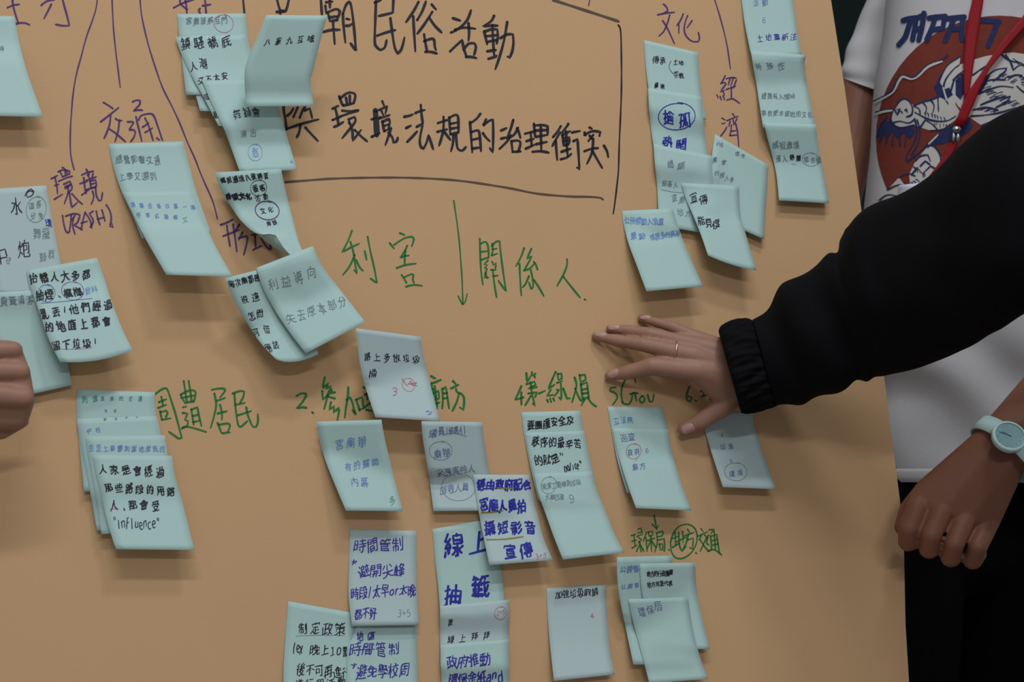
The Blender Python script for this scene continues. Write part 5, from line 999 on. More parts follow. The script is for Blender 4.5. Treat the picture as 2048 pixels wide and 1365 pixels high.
note('note with five lines of black marker, right of the left fist', [(53, 541), (58, 570), (76, 617), (97, 678), (120, 724)], [(194, 516), (207, 552), (222, 600), (246, 662), (266, 701)], 32, [
    ('K', '抬轎人大多都', 67, 556, 172, 550, 22, 2.6), ('K', '抽煙、檳榔', 79, 591, 155, 584, 21, 2.8), ('b', '飲料', 176, 582, 189, 578, 14, 1.4), ('K', '亂丟!他們經過', 89, 627, 216, 609, 22, 2.6), ('K', '的地面上都會', 99, 655, 213, 643, 21, 2.9), ('K', '留下垃圾!', 112, 692, 190, 684, 21, 2.6),
    ('V', 'o', 93, 587, 17, 16, 1), ('V', 'o', 145, 582, 21, 18, 1), ('V', '-', 1, [(82, 607), (120, 604), (185, 597)]), ('R', '-', 1, [(112, 698), (150, 699), (184, 696)])], sag=(0, 9))
# cluster left of the title
note('green shaded note peeking out from under the shrine note column', [(357, 72), (375, 130), (400, 222)], [(480, 66), (490, 130), (512, 225)], 14)
note('topmost note of the column left of the title, with red circle', [(354, 28), (358, 70), (372, 190)], [(491, 27), (499, 90), (521, 188)], 8, [('F', '宮廟派系互鬥', 378, 42, 449, 40, 15, 1.7), ('R', 'o', 447, 47, 18, 18, 1.1)])
note('second note of the column left of the title, six black lines', [(352, 74), (353, 84), (366, 116), (385, 155), (411, 202), (437, 252)], [(490, 69), (505, 120), (540, 200), (562, 252)], 24, [
    ('K', '鎮騷轎底', 371, 88, 452, 84, 24, 2), ('K', '人潮', 387, 131, 406, 128, 22, 1.9), ('K', '交不太安', 402, 160, 449, 152, 15, 1.8), ('K', '喧', 414, 193, 414, 193, 16, 1.5), ('K', '亂', 431, 229, 431, 229, 14, 1.5)], power=1.6)
note('lowest note of the column left of the title, with circled character', [(404, 161), (420, 200), (447, 256), (462, 295), (480, 345)], [(538, 158), (557, 215), (575, 275), (594, 340)], 28, [
    ('K', '舞獅會', 474, 228, 512, 223, 20, 1.4), ('F', '演出', 487, 268, 506, 265, 17, 1.5), ('b', '危', 510, 303, 510, 303, 18, 1.7), ('b', 'o', 510, 305, 13, 17, 1), ('b', '火', 583, 324, 583, 324, 8, 1)], power=1.5)
note('darker tilted note curling forward over the first title character', [(532, 30), (512, 80), (492, 128), (489, 165), (493, 213)], [(655, 31), (640, 85), (628, 135), (621, 165), (628, 212)], 0, [('K', '八家九互嗆', 535, 83, 623, 77, 16, 1.6)],
     prof=[Z_ for Z_ in (72, 66, 56, 44, 38, 46)])
# traffic and format headings
note('note hanging under the purple traffic heading', [(218, 288), (222, 315), (232, 352), (248, 395), (265, 430), (284, 477)], [(366, 283), (376, 320), (395, 390), (422, 466)], 20, [
    ('F', '總覺影響交通', 238, 318, 314, 320, 17, 1.7), ('F', '上學又遲到.', 244, 354, 318, 352, 17, 1.6)], power=1.5)
note('mostly blank mint note with faint blue lines below the traffic note', [(247, 384), (252, 400), (290, 476), (333, 550)], [(384, 381), (402, 425), (425, 480), (446, 520), (466, 554)], 40, [
    ('b', '路塞住每日要一堆', 266, 410, 386, 414, 11, 1.4), ('b', '停等紅綠燈', 277, 430, 351, 434, 10, 1.4), ('T', '文', 370, 440, 370, 440, 12, 1)], power=1.4)
curled = note('note of black writing with purple oval, its lower corner curled outward', [(430, 345), (437, 370), (447, 390), (465, 418), (484, 444), (514, 468), (549, 469), (562, 490), (584, 514)], [(562, 338), (572, 385), (590, 455), (600, 490), (613, 517)], 38, [
    ('K', '媽祖遶境八家將官', 446, 361, 532, 351, 13, 1.9), ('K', '陣頭文化', 457, 394, 497, 392, 14, 2.6), ('K', '-', 2, [(455, 394), (480, 390), (499, 394)]), ('K', '香客', 511, 378, 525, 376, 14, 2), ('K', '活動', 515, 397, 531, 394, 13, 1.5), ('K', '文化', 526, 422, 541, 419, 13, 1.6), ('K', '陣頭', 538, 447, 549, 445, 11, 1.4),
    ('K', 'o', 517, 376, 15, 16, 1), ('P', 'o', 534, 421, 23, 18, 2)], sag=(0, 3), power=1.7)
rim = [((514, 467), 27), ((532, 468), 29), ((551, 468), 31), ((556, 480), 33), ((563, 491), 34), ((574, 505), 37), ((586, 515), 39)]
out = [((514, 468), 24), ((524, 477), 19), ((536, 486), 17), ((547, 494), 17), ((559, 502), 19), ((571, 509), 25), ((585, 516), 36)]
fv = []
for k in range(5):
    for (a, ha), (b, hb) in zip(rim, out):
        u = k / 4
        fv.append(brd(a[0] + (b[0]-a[0])*u, a[1] + (b[1]-a[1])*u, (ha + (hb-ha)*u**1.6) * .001))
mesh_obj('curled_corner', fv, [(k*7+i, k*7+i+1, (k+1)*7+i+1, (k+1)*7+i) for k in range(4) for i in range(6)], M['note'], curled)
note('narrow column of black writing half hidden by the interest note', [(450, 557), (470, 605), (490, 640), (520, 685), (552, 719)], [(590, 521), (602, 570), (618, 650), (637, 709)], 34, [
    ('K', '每次廟都是', 463, 568, 514, 556, 15, 1.7), ('K', '很遠', 489, 600, 511, 594, 17, 1.7), ('K', '怎問', 503, 632, 520, 628, 17, 1.7), ('K', '可借', 512, 665, 533, 658, 17, 1.6), ('K', '應該', 537, 697, 551, 690, 16, 1.6)], sag=(-4, 10), power=1.6)
note('slanted note with grey writing on interests, left of the green heading', [(513, 536), (525, 575), (548, 618), (580, 666), (612, 707)], [(626, 492), (644, 532), (682, 582), (731, 645)], 42, [
    ('F', '利益導向', 546, 570, 623, 546, 26, 1.8), ('F', '失去原本部分', 582, 636, 684, 605, 23, 1.8)], power=1.6)
# row below the green numbers
note('pale note about litter bins covering part of the green participants heading', [(712, 657), (718, 715), (728, 765), (751, 835)], [(842, 674), (845, 700), (857, 755), (880, 843)], 32, [
    ('K', '路上多放垃圾', 735, 714, 832, 718, 17, 1.6), ('K', '桶', 745, 748, 745, 748, 18, 1.5), ('R', '3', 789, 783, 789, 783, 22, 1.6), ('R', 'o', 817, 770, 12, 13, 1), ('R', '-', 1.8, [(804, 758), (814, 772), (822, 762), (826, 772), (834, 766), (818, 768), (834, 772)]),
    ('V', '-', 1.2, [(852, 824), (857, 822), (859, 827), (864, 823), (861, 830), (854, 829)])], mat='pale', power=1.6)
note('note with three short pale blue lines, under green heading number two', [(633, 844), (640, 886), (652, 925), (672, 975), (692, 1022)], [(763, 840), (770, 880), (788, 955), (806, 1023)], 26, [
    ('b', '宮廟辦', 679, 888, 724, 882, 22, 1.7), ('b', '有的幫助', 696, 933, 750, 925, 18, 1.7), ('b', '內幕', 709, 964, 729, 965, 19, 1.7), ('T', '多', 785, 1002, 785, 1002, 18, 1.3)], power=1.7)
note('note of circled grey words below the temple heading', [(843, 843), (846, 880), (856, 940), (867, 1023)], [(965, 845), (969, 885), (980, 950), (1000, 1022)], 10, [
    ('S', '議員', 866, 866, 883, 863, 19, 1.5), ('S', '(候選人)', 894, 862, 929, 860, 17, 1.4), ('F', '-', 1.2, [(884, 871), (905, 867), (933, 873)]), ('S', '廟辦', 875, 908, 893, 906, 19, 1.4), ('F', 'o', 881, 902, 21, 19, 1), ('S', '來團客的人', 880, 946, 943, 938, 18, 1.4),
    ('S', '回收人員', 887, 982, 931, 973, 18, 1.4), ('F', 'o', 916, 975, 34, 25, 1)], mat='pale')
note('mint note with two large bold blue lines about online lots', [(865, 1059), (870, 1120), (876, 1170), (881, 1231)], [(985, 1037), (992, 1080), (1003, 1139), (1011, 1226)], 8, [
    ('B', '線上', 907, 1092, 958, 1086, 50, 5), ('B', '抽籤', 905, 1188, 960, 1172, 48, 5)])
note('pale note of small online worship text with red circled sum', [(880, 1213), (880, 1270), (881, 1335)], [(1019, 1200), (1018, 1260), (1017, 1335)], 7, [
    ('K', '要', 901, 1245, 901, 1245, 12, 1.4), ('K', '線上拜拜', 902, 1280, 973, 1271, 15, 1.6), ('R', '1+5', 996, 1226, 1007, 1225, 12, 1.1), ('R', 'o', 1001, 1227, 11, 13, 1)], mat='pale')
note('note of violet writing on green joss paper, below the online worship note', [(881, 1291), (882, 1340), (884, 1420)], [(1017, 1279), (1018, 1340), (1020, 1420)], 6, [
    ('V', '政府推動', 904, 1326, 970, 1319, 27, 2.7), ('V', '環保金紙and', 906, 1360, 1000, 1352, 26, 2.7)])
note('pale note in front, bold blue lines underlined in olive', [(947, 950), (951, 985), (962, 1050), (979, 1131)], [(1058, 950), (1065, 985), (1076, 1033), (1088, 1080), (1106, 1121)], 22, [
    ('O', '-', 3, [(988, 976), (1010, 978), (1030, 977)]), ('O', '-', 3, [(955, 1026), (985, 1025), (1006, 1022)]), ('O', '-', 3, [(974, 1080), (1010, 1079), (1046, 1074)]),
    ('B', '經由政府配合', 963, 969, 1054, 971, 24, 3.8), ('B', '宮廟人員拍', 968, 1010, 1043, 1013, 26, 3.8), ('B', '攝短影音', 979, 1056, 1060, 1055, 29, 3.8), ('B', '宣傳', 1021, 1102, 1052, 1100, 30, 3.8), ('R', '3+5', 1074, 1113, 1089, 1112, 13, 1.2)], mat='pale', power=1.8)
note('note with one line of black marker, topmost below the frontline heading', [(1043, 825), (1047, 862), (1060, 930), (1077, 1000)], [(1160, 822), (1167, 863), (1190, 995)], 10, [('K', '要團護安全及', 1062, 852, 1140, 839, 19, 2.3)])
note('note of black marker ending in the word police', [(1051, 866), (1057, 905), (1070, 960), (1080, 1003)], [(1168, 862), (1172, 880), (1186, 950), (1200, 1010)], 13, [
    ('K', '秩序的最辛苦', 1072, 883, 1155, 889, 20, 2.3), ('K', '的就是"', 1077, 922, 1123, 914, 21, 2.3), ('K', 'police"', 1131, 936, 1161, 930, 22, 1.9)])
note('half blank note with faint grey lines, lowest of the frontline column', [(1068, 948), (1076, 985), (1090, 1025), (1108, 1075), (1126, 1120)], [(1184, 943), (1190, 972), (1210, 1020), (1230, 1070), (1249, 1106)], 30, [
    ('F', '清潔工要掃到垃圾', 1088, 974, 1157, 965, 13, 1.3), ('F', 'o', 1097, 971, 15, 16, 1), ('F', '大概回家', 1095, 995, 1124, 994, 13, 1.3), ('F', '9', 1143, 997, 1143, 997, 22, 1.2)], power=1.7)
note('upper note below the green government heading, one short line', [(1215, 814), (1223, 860), (1236, 925), (1254, 986)], [(1325, 814), (1336, 860), (1352, 950), (1366, 1000)], 10, [('b', '立法院', 1233, 842, 1260, 840, 15, 1.5)])
note('lower note below the government heading, in the hand\'s shadow', [(1225, 856), (1232, 893), (1250, 955), (1272, 1017)], [(1337, 859), (1343, 900), (1362, 965), (1383, 1022)], 24, [
    ('S', '巡查', 1248, 876, 1263, 873, 17, 1.3), ('S', '政府', 1260, 906, 1274, 903, 13, 1.3), ('R', 'o', 1267, 903, 15, 14, 1), ('F', '6', 1294, 902, 1294, 902, 12, 1.2), ('F', '-', 1, [(1278, 912), (1270, 923)]), ('S', '廟方', 1270, 935, 1285, 932, 15, 1.3)], power=1.7)
note('pale note half hidden by the thumb and black cuff', [(1400, 826), (1410, 862), (1426, 915), (1446, 975)], [(1505, 826), (1510, 855), (1530, 920), (1552, 979)], 22, [
    ('S', '6', 1444, 870, 1444, 870, 9, 1), ('S', '垃圾', 1446, 894, 1462, 893, 13, 1.2), ('F', '6', 1462, 922, 1462, 922, 9, 1), ('S', '環境', 1464, 948, 1480, 945, 13, 1.2), ('F', 'o', 1471, 944, 21, 18, 1)], mat='pale', power=1.7)
# bottom middle
note('note of black policy text cut off by the bottom edge', [(576, 1203), (571, 1270), (567, 1340), (568, 1420)], [(714, 1228), (713, 1300), (708, 1420)], 10, [
    ('K', '制定政策', 606, 1257, 680, 1258, 25, 2.1), ('F', '-', 1, [(592, 1273), (640, 1271), (690, 1272)]), ('K', '(ex:', 588, 1298, 610, 1300, 26, 2), ('K', '晚上10點', 630, 1301, 694, 1304, 22, 2.1), ('K', '後不可再進行', 602, 1338, 693, 1346, 25, 2.1), ('K', '遊行和活動', 598, 1369, 682, 1366, 22, 2.1)])
note('note of violet writing on school surroundings, cut off by the bottom edge', [(714, 1250), (703, 1280), (694, 1310), (694, 1420)], [(834, 1250), (834, 1300), (837, 1420)], 9, [
    ('V', '地區', 720, 1274, 743, 1272, 19, 2.2), ('V', '時間管制', 711, 1300, 787, 1298, 28, 2.3), ('V', '-', 1.6, [(704, 1302), (730, 1300), (750, 1299)]), ('V', '*', 706, 1341, 706, 1341, 34, 2.3), ('V', '避免學校周', 723, 1345, 808, 1340, 29, 2.4)])
note('note with four violet lines on time control, whole, in the bottom row', [(700, 1060), (698, 1130), (697, 1190), (704, 1253)], [(832, 1062), (833, 1130), (834, 1190), (838, 1251)], 9, [
    ('V', '時間管制', 720, 1092, 795, 1088, 29, 2.4), ('V', '*', 708, 1136, 708, 1136, 34, 2.4), ('V', '避開尖峰', 728, 1142, 799, 1140, 29, 2.4), ('V', '時段/太早or太晚', 710, 1187, 824, 1180, 24, 2.4), ('V', '都不好', 716, 1229, 746, 1227, 25, 2.4), ('F', '3+5', 799, 1228, 817, 1226, 18, 1.2)], mat='pale')
note('pale note with one black line near its top, standing alone', [(1093, 1177), (1095, 1230), (1101, 1300), (1108, 1363)], [(1212, 1170), (1214, 1230), (1220, 1300), (1230, 1350)], 16, [
    ('K', '加強垃圾取締', 1117, 1190, 1190, 1184, 18, 1.7), ('R', '4', 1184, 1232, 1184, 1232, 15, 1.4)], mat='pale')
note('rear left note of the trio under the circled green heading', [(1234, 1115), (1235, 1160), (1240, 1200), (1252, 1260), (1267, 1330)], [(1344, 1112), (1350, 1180), (1370, 1330)], 16, [
    ('b', '公務書', 1246, 1140, 1272, 1138, 15, 1.7), ('b', '公廟等', 1247, 1174, 1273, 1172, 12, 1.4)])
note('rear right note of the trio, two small lines of black print', [(1280, 1128), (1282, 1170), (1290, 1220), (1308, 1300)], [(1390, 1126), (1393, 1180), (1404, 1235), (1420, 1299)], 14, [
    ('K', '地方的行政機關', 1297, 1149, 1342, 1146, 13, 1.4), ('K', '地方民意代表', 1298, 1170, 1341, 1167, 12, 1.4)])
note('front note of the trio, one grey line and blank below', [(1257, 1199), (1265, 1240), (1281, 1300), (1299, 1368)], [(1376, 1195), (1384, 1250), (1397, 1305), (1416, 1359)], 20, [('S', '環保局', 1284, 1225, 1316, 1214, 20, 1.3)])
# right of the title
note('topmost note of the column under the purple culture heading', [(1288, 80), (1290, 115), (1296, 170), (1306, 216)], [(1396, 105), (1398, 140), (1404, 195), (1413, 240)], 7, [
    ('K', '傳承', 1311, 119, 1325, 121, 16, 1.5), ('K', '土地', 1351, 124, 1362, 126, 11, 1.5), ('K', '宗教', 1352, 149, 1363, 152, 12, 1.5), ('K', '-', 1, [(1342, 122), (1338, 132), (1341, 141), (1348, 149)]), ('K', '國術', 1313, 171, 1325, 173, 10, 1.6)])
note('note with two circled bold blue words under the culture heading', [(1296, 176), (1299, 230), (1305, 280), (1315, 331)], [(1403, 193), (1407, 240), (1413, 290), (1422, 340)], 7, [
    ('B', '搶孤', 1337, 236, 1369, 241, 31, 3), ('B', 'o', 1353, 233, 34, 27, 1.8), ('B', '熱鬧', 1335, 285, 1362, 289, 28, 3.2)])
note('tilted note with scattered tiny words, right of the culture column', [(1430, 268), (1424, 310), (1421, 365), (1414, 428)], [(1537, 330), (1534, 380), (1530, 430), (1528, 479)], 10, [
    ('F', '小吃', 1436, 287, 1443, 290, 9, 1.2), ('F', '夜市', 1475, 307, 1486, 312, 10, 1.4), ('F', '廟會', 1430, 319, 1448, 324, 12, 1.3), ('F', '行程人多', 1434, 346, 1464, 360, 11, 1.3)])
note('low note of the culture column with pencilled words', [(1307, 288), (1310, 330), (1314, 370), (1317, 424), (1320, 452)], [(1425, 312), (1424, 350), (1432, 400), (1442, 472)], 8, [
    ('F', '總鋪', 1341, 328, 1362, 332, 17, 1.6), ('F', '組客人', 1329, 366, 1351, 370, 13, 1.3), ('F', '宣廟', 1349, 396, 1364, 400, 16, 1.3), ('F', '-', 1, [(1322, 379), (1345, 384), (1370, 386)]), ('F', '地方', 1360, 425, 1376, 427, 14, 1.2)])
note('front note with two black lines, stuck on the pencilled note', [(1363, 366), (1370, 394), (1386, 430), (1402, 470), (1416, 511)], [(1478, 372), (1481, 430), (1492, 470), (1513, 541)], 30, [
    ('K', '宣傳', 1387, 395, 1407, 400, 22, 1.9), ('K', '能見度', 1402, 441, 1433, 448, 20, 1.9)], power=1.7, sag=(0, 4))
note('note with two pale blue lines, lowest left of the culture cluster', [(1244, 422), (1247, 448), (1258, 490), (1275, 535), (1293, 583)], [(1345, 417), (1352, 440), (1366, 480), (1385, 525), (1406, 573)], 28, [
    ('b', '公所帶動人流量', 1254, 441, 1322, 444, 15, 1.9), ('b', '景點', 1267, 473, 1284, 473, 15, 1.9), ('b', '或很多的商家', 1305, 474, 1356, 466, 14, 1.8)], power=1.6)
# right hand column by the board's edge
note('uppermost note of the right hand column, cut off by the top edge', [(1470, -70), (1480, -20), (1490, 50), (1504, 118)], [(1577, -70), (1584, -20), (1594, 55), (1603, 112)], 12, [
    ('b', '活動', 1512, 5, 1530, 4, 14, 1.4), ('b', '6', 1528, 39, 1528, 39, 13, 1.2), ('V', '土地重新注', 1520, 76, 1587, 73, 15, 1.4)])
note('middle note of the right hand column, three lines of tiny grey print', [(1502, 101), (1505, 125), (1513, 170), (1526, 255)], [(1614, 110), (1609, 130), (1618, 190), (1631, 252)], 14, [
    ('F', '特殊性', 1517, 132, 1562, 131, 16, 1.5), ('F', '總是有人情味', 1528, 191, 1585, 193, 13, 1.5), ('F', '拿到更早開始的文化', 1528, 226, 1620, 229, 12, 1.5)], power=1.3)
note('lowest note of the right hand column by the white shirt', [(1527, 245), (1536, 280), (1552, 345), (1558, 401)], [(1632, 248), (1636, 285), (1648, 350), (1658, 407)], 12, [
    ('F', '媽祖遶境', 1551, 290, 1592, 290, 16, 1.6), ('F', '湊人', 1557, 318, 1569, 317, 14, 1.6), ('K', '熱鬧', 1584, 315, 1597, 317, 13, 1.6), ('F', '夜市攤', 1613, 319, 1638, 321, 13, 1.5), ('F', 'o', 1621, 319, 16, 13, 1), ('F', '-', 1, [(1584, 328), (1592, 329)])])
# stack left of the residents heading
note('rearmost note of the left stack, topmost, with faint teal line', [(155, 779), (153, 810), (156, 860), (168, 984)], [(310, 785), (312, 830), (335, 975)], 8, [('T', '周遭', 168, 799, 190, 797, 15, 1.5), ('T', '居民的交通', 205, 797, 280, 798, 10, 1.3), ('F', '生活', 212, 822, 230, 822, 7, 1)])
note('second note of the left stack, two small blue characters', [(154, 838), (156, 860), (172, 940), (194, 1062)], [(312, 832), (322, 870), (350, 1045)], 9, [('b', '中行', 178, 862, 196, 861, 11, 1.6), ('F', '居民生活', 210, 838, 274, 832, 7, 1)])
note('third note of the left stack, one line of pale blue print', [(171, 873), (175, 905), (187, 970), (203, 1069)], [(330, 871), (334, 900), (360, 1060)], 13, [('b', '生活上影響到當地居民的', 183, 896, 325, 899, 14, 1.6)])
note('front note of the left stack, black lines ending in Influence', [(185, 910), (190, 940), (204, 1000), (216, 1050), (232, 1099)], [(344, 912), (350, 950), (366, 1010), (389, 1101)], 26, [
    ('K', '人家是會經過', 206, 938, 320, 944, 21, 2.3), ('K', '那些路段的用路', 217, 975, 342, 984, 20, 2.4), ('K', '人,都會受', 228, 1010, 311, 1012, 21, 2.4), ('R', '-', 1.2, [(220, 1018), (238, 1019)]), ('K', '"Influence"', 229, 1047, 316, 1048, 27, 1.9)])

# ------------------------------------------------------------ person in the black jacket, hand on the board
mm = .001
def bh(x, y, h):                 # x,y in the photo, h millimetres in front of the board
    return brd(x, y, h * mm)
pb = empty('person', brd(2500, 1400, .5))
tag(pb, 'person in a black jacket reaching in from the right, hand spread on the board', 'person')
little = [(bh(1283, 637, 6), .0048), (bh(1312, 645, 17), .0058), (bh(1346, 655, 30), .0068), (bh(1402, 680, 40), .0095)]
ringf = [(bh(1220, 658, 6), .0050), (bh(1254, 661, 17), .0064), (bh(1300, 668, 33), .0074), (bh(1394, 692, 46), .0105)]
middle = [(bh(1192, 673, 6), .0052), (bh(1236, 682, 19), .0072), (bh(1288, 690, 37), .0082), (bh(1388, 712, 50), .0120)]
index = [(bh(1219, 752, 8), .0058), (bh(1256, 745, 22), .0086), (bh(1304, 733, 40), .0106), (bh(1396, 742, 52), .0140)]
thumb = [(bh(1369, 859, 14), .0082), (bh(1404, 842, 24), .0104), (bh(1446, 812, 38), .0130), (bh(1488, 772, 54), .0170)]
parts = []
def jointed(fg):
    out = [fg[0]]
    for i in range(1, len(fg)):
        (a, ra_), (b, rb_) = fg[i-1], fg[i]
        out.append(((a + b) / 2, (ra_ + rb_) / 2 * .95))
        out.append((b, rb_ * (1.03 if i < len(fg) - 1 else 1)))
    return out
for fg in (little, ringf, middle, index, thumb):
    parts += chain(*jointed(fg))
wr = [(bh(1490, 715, 62), .017), (bh(1498, 752, 58), .018)]
low = lambda it, d=.0035: (it[0] - BN * d, it[1] * .92)
parts += [hull([low(little[3]), low(ringf[3]), low(wr[0])]), hull([low(ringf[3]), low(middle[3]), low(wr[0]), low(wr[1])]), hull([low(middle[3]), low(index[3]), low(wr[1])])]
for fg, wv in ((little, wr[0]), (ringf, wr[0]), (middle, wr[1]), (index, wr[1])):
    parts += chain(fg[3], ((fg[3][0] + wv[0]) / 2 + BN * .0012, (fg[3][1] * .55 + wv[1] * .35)), wv)
parts += [hull([index[3], (bh(1440, 790, 44), .011), thumb[3], wr[1]])]
parts += [hull(wr + [(bh(1600, 705, 106), .020)]), hull([(bh(1600, 705, 106), .020), (bh(1900, 560, 290), .026)]), hull([(bh(1900, 560, 290), .026), (bh(2300, 360, 410), .034)])]
body = fuse('body', parts, M['skin'], pb, .0015, 5)
tb = bvh(body)
def nail(tree, x, y, tx, ty, ln, wd, parent, lift=.0002):
    """a fingernail set into the surface seen at x,y, pointing to tx,ty"""
    D = ray(x, y).normalized()
    h, nrm, *_ = tree.ray_cast(CAM, D)
    if h is None:
        return
    if nrm.dot(D) > 0:
        nrm = -nrm
    T = ray(tx, ty) * (h - CAM).dot(FW) - (h - CAM)
    T = (T - nrm * T.dot(nrm)).normalized()
    B_ = nrm.cross(T)
    v, f = [], []
    n_, k_ = 20, 5
    for i in range(k_ + 1):
        for j in range(n_):
            a = 2*math.pi*j/n_
            rr = i / k_
            x_ = math.copysign(abs(math.cos(a)) ** .7, math.cos(a)) * ln * rr
            y_ = math.copysign(abs(math.sin(a)) ** .7, math.sin(a)) * wd * rr
            z_ = .0011 - .0013 * rr ** 2 - y_*y_ * 55
            v.append(h + T * x_ + B_ * y_ + nrm * (z_ + lift))
    for i in range(k_):
        for j in range(n_):
            f.append((i*n_ + j, i*n_ + (j+1) % n_, (i+1)*n_ + (j+1) % n_, (i+1)*n_ + j))
    o = mesh_obj('fingernail', v, f, M['nail'], parent)
    return o
nail(tb, 1291, 634, 1270, 629, .0062, .0036, body)
nail(tb, 1228, 654, 1205, 651, .0066, .0038, body)
nail(tb, 1202, 668, 1180, 663, .0068, .0040, body)
nail(tb, 1227, 747, 1204, 753, .0070, .0046, body)
nail(tb, 1377, 858, 1352, 870, .0078, .0056, body)
# ring on the middle finger
rc, ra = bh(1349, 702, 45), (middle[2][0] - middle[3][0]).normalized()
e1 = ra.orthogonal().normalized()
e2 = ra.cross(e1)
v, f = [], []
for i in range(40):
    a = 2*math.pi*i/40
    for j in range(8):
        b = 2*math.pi*j/8
        rr = .0112 + .0008 * math.cos(b)
        v.append(rc + (e1*math.cos(a) + e2*math.sin(a)) * rr + ra * .0012 * math.sin(b))
for i in range(40):
    for j in range(8):
        f.append((i*8+j, ((i+1) % 40)*8+j, ((i+1) % 40)*8+(j+1) % 8, i*8+(j+1) % 8))
tag(mesh_obj('finger_ring', v, f, M['gold']), 'thin pale gold ring on the hand spread over the board', 'ring')

def fold(u, th, p):
    a = noise.noise(Vector((p.x*9, p.y*9, p.z*9))) * .012 + noise.noise(Vector((p.x*22 + 4, p.y*22, p.z*22))) * .004
    wr_ = math.sin(u*46 + 2.2*math.cos(th) + 3*noise.noise(p*6)) * .0035 * math.exp(-((u-.22)/.16)**2)
    return a * min(1, u * 6) + wr_
secs = [(bh(1505, 641, 74), bh(1552, 812, 74), .85), (bh(1538, 613, 84), bh(1590, 808, 84), .85), (bh(1572, 565, 105), bh(1632, 800, 105), .85), (bh(1640, 519, 140), bh(1690, 774, 140), .85), (bh(1670, 501, 158), bh(1722, 761, 158), .85), (bh(1678, 476, 172), bh(1742, 754, 172), .85), (bh(1685, 454, 185), bh(1760, 749, 185), .85),
        (bh(1693, 445, 195), bh(1778, 746, 195), .85), (bh(1724, 421, 215), bh(1840, 728, 215), .85), (bh(1830, 375, 275), bh(1930, 692, 275), .85), (bh(1930, 284, 330), bh(1995, 664, 330), .85),
        (bh(2060, 218, 385), bh(2100, 610, 385), .85), (bh(2300, 90, 420), bh(2330, 560, 420), .85), (bh(2600, -40, 430), bh(2640, 600, 430), .85)]
jk = mesh_obj('jacket_sleeve', *loft(secs, 72, 10, disp=fold), M['jacket'], pb)
def rib(u, th, p):
    return (.0013 * math.sin(th * 17 + 3 * math.sin(u * 4 + th * 2)) + .0006 * math.sin(th * 39)) * (.4 + math.sin(u * 3.1))
cs = [(bh(1437, 664, 66), bh(1482, 826, 66), .72), (bh(1447, 650, 68), bh(1494, 826, 68), .8), (bh(1478, 640, 71), bh(1522, 820, 71), .84), (bh(1502, 642, 74), bh(1548, 813, 74), .8), (bh(1512, 648, 76), bh(1556, 806, 76), .7)]
mesh_obj('elastic_cuff', *loft(cs, 240, 5, disp=rib), M['jacket'], jk)

# the rest of the jacket and the legs stand beside the frame
tj = [(bh(2560, -120, 400), bh(2960, -120, 400), .6), (bh(2480, -40, 420), bh(3080, -40, 420), .55), (bh(2490, 300, 440), bh(3060, 300, 440), .6), (bh(2500, 800, 480), bh(3040, 800, 480), .6), (bh(2490, 1300, 500), bh(3050, 1300, 500), .6)]
mesh_obj('jacket', *loft(tj, 72, 8, power=2.4, disp=lambda u, th, p: noise.noise(p * 9) * .008), M['jacket'], pb)
lp = bh(2770, 1300, 500)
parts = []
for s_ in (-1, 1):
    parts += chain((Vector((lp.x + s_*.085, lp.y, lp.z + .03)), .10), (Vector((lp.x + s_*.10, lp.y, .42)), .078), (Vector((lp.x + s_*.105, lp.y, .07)), .058))
fuse('trousers', parts, M['trousers'], pb, .006, 3)

# ------------------------------------------------------------ person at the left edge, only a fist in view
pc = empty('person', brd(-700, 1400, .3))
tag(pc, 'person mostly beyond the left edge, only a fist showing', 'person')
px = .00052
parts = [hull([(bh(-95, 702, 108), 26*px), (bh(22, 702, 104), 19*px), (bh(37, 746, 104), 21*px), (bh(44, 800, 102), 23*px), (bh(35, 838, 96), 20*px), (bh(-95, 832, 104), 26*px)]),
         hull([(bh(-95, 720, 100), 24*px), (bh(36, 748, 84), 19*px), (bh(40, 800, 80), 20*px), (bh(-60, 830, 82), 22*px)])]
for x1, y1, x2, y2, r_ in ((27, 701, -70, 704, 17), (41, 744, -60, 742, 18), (46, 797, -70, 786, 20)):
    parts += chain((bh(x1, y1, 110), r_*px), (bh(x2, y2, 118), r_*px*1.3))
parts += chain((bh(43, 842, 84), 14*px), (bh(2, 862, 82), 17*px), (bh(-60, 862, 88), 20*px), (bh(-190, 800, 98), 30*px))
parts += [hull([(bh(-95, 702, 108), 26*px), (bh(-95, 832, 104), 26*px), (bh(-230, 725, 110), .022), (bh(-225, 790, 106), .022)])]
parts += chain((bh(-225, 755, 108), .027), (bh(-420, 800, 150), .036), (bh(-760, 760, 260), .044))
fb = fuse('body', parts, M['skin'], pc, .0018, 8)
slv = [(bh(-300, 680, 125), bh(-300, 850, 125), .9), (bh(-420, 690, 150), bh(-420, 900, 150), .9), (bh(-760, 600, 260), bh(-760, 910, 260), .9)]
mesh_obj('sleeve', *loft(slv, 48, 8, disp=fold), M['jacket'], pc)

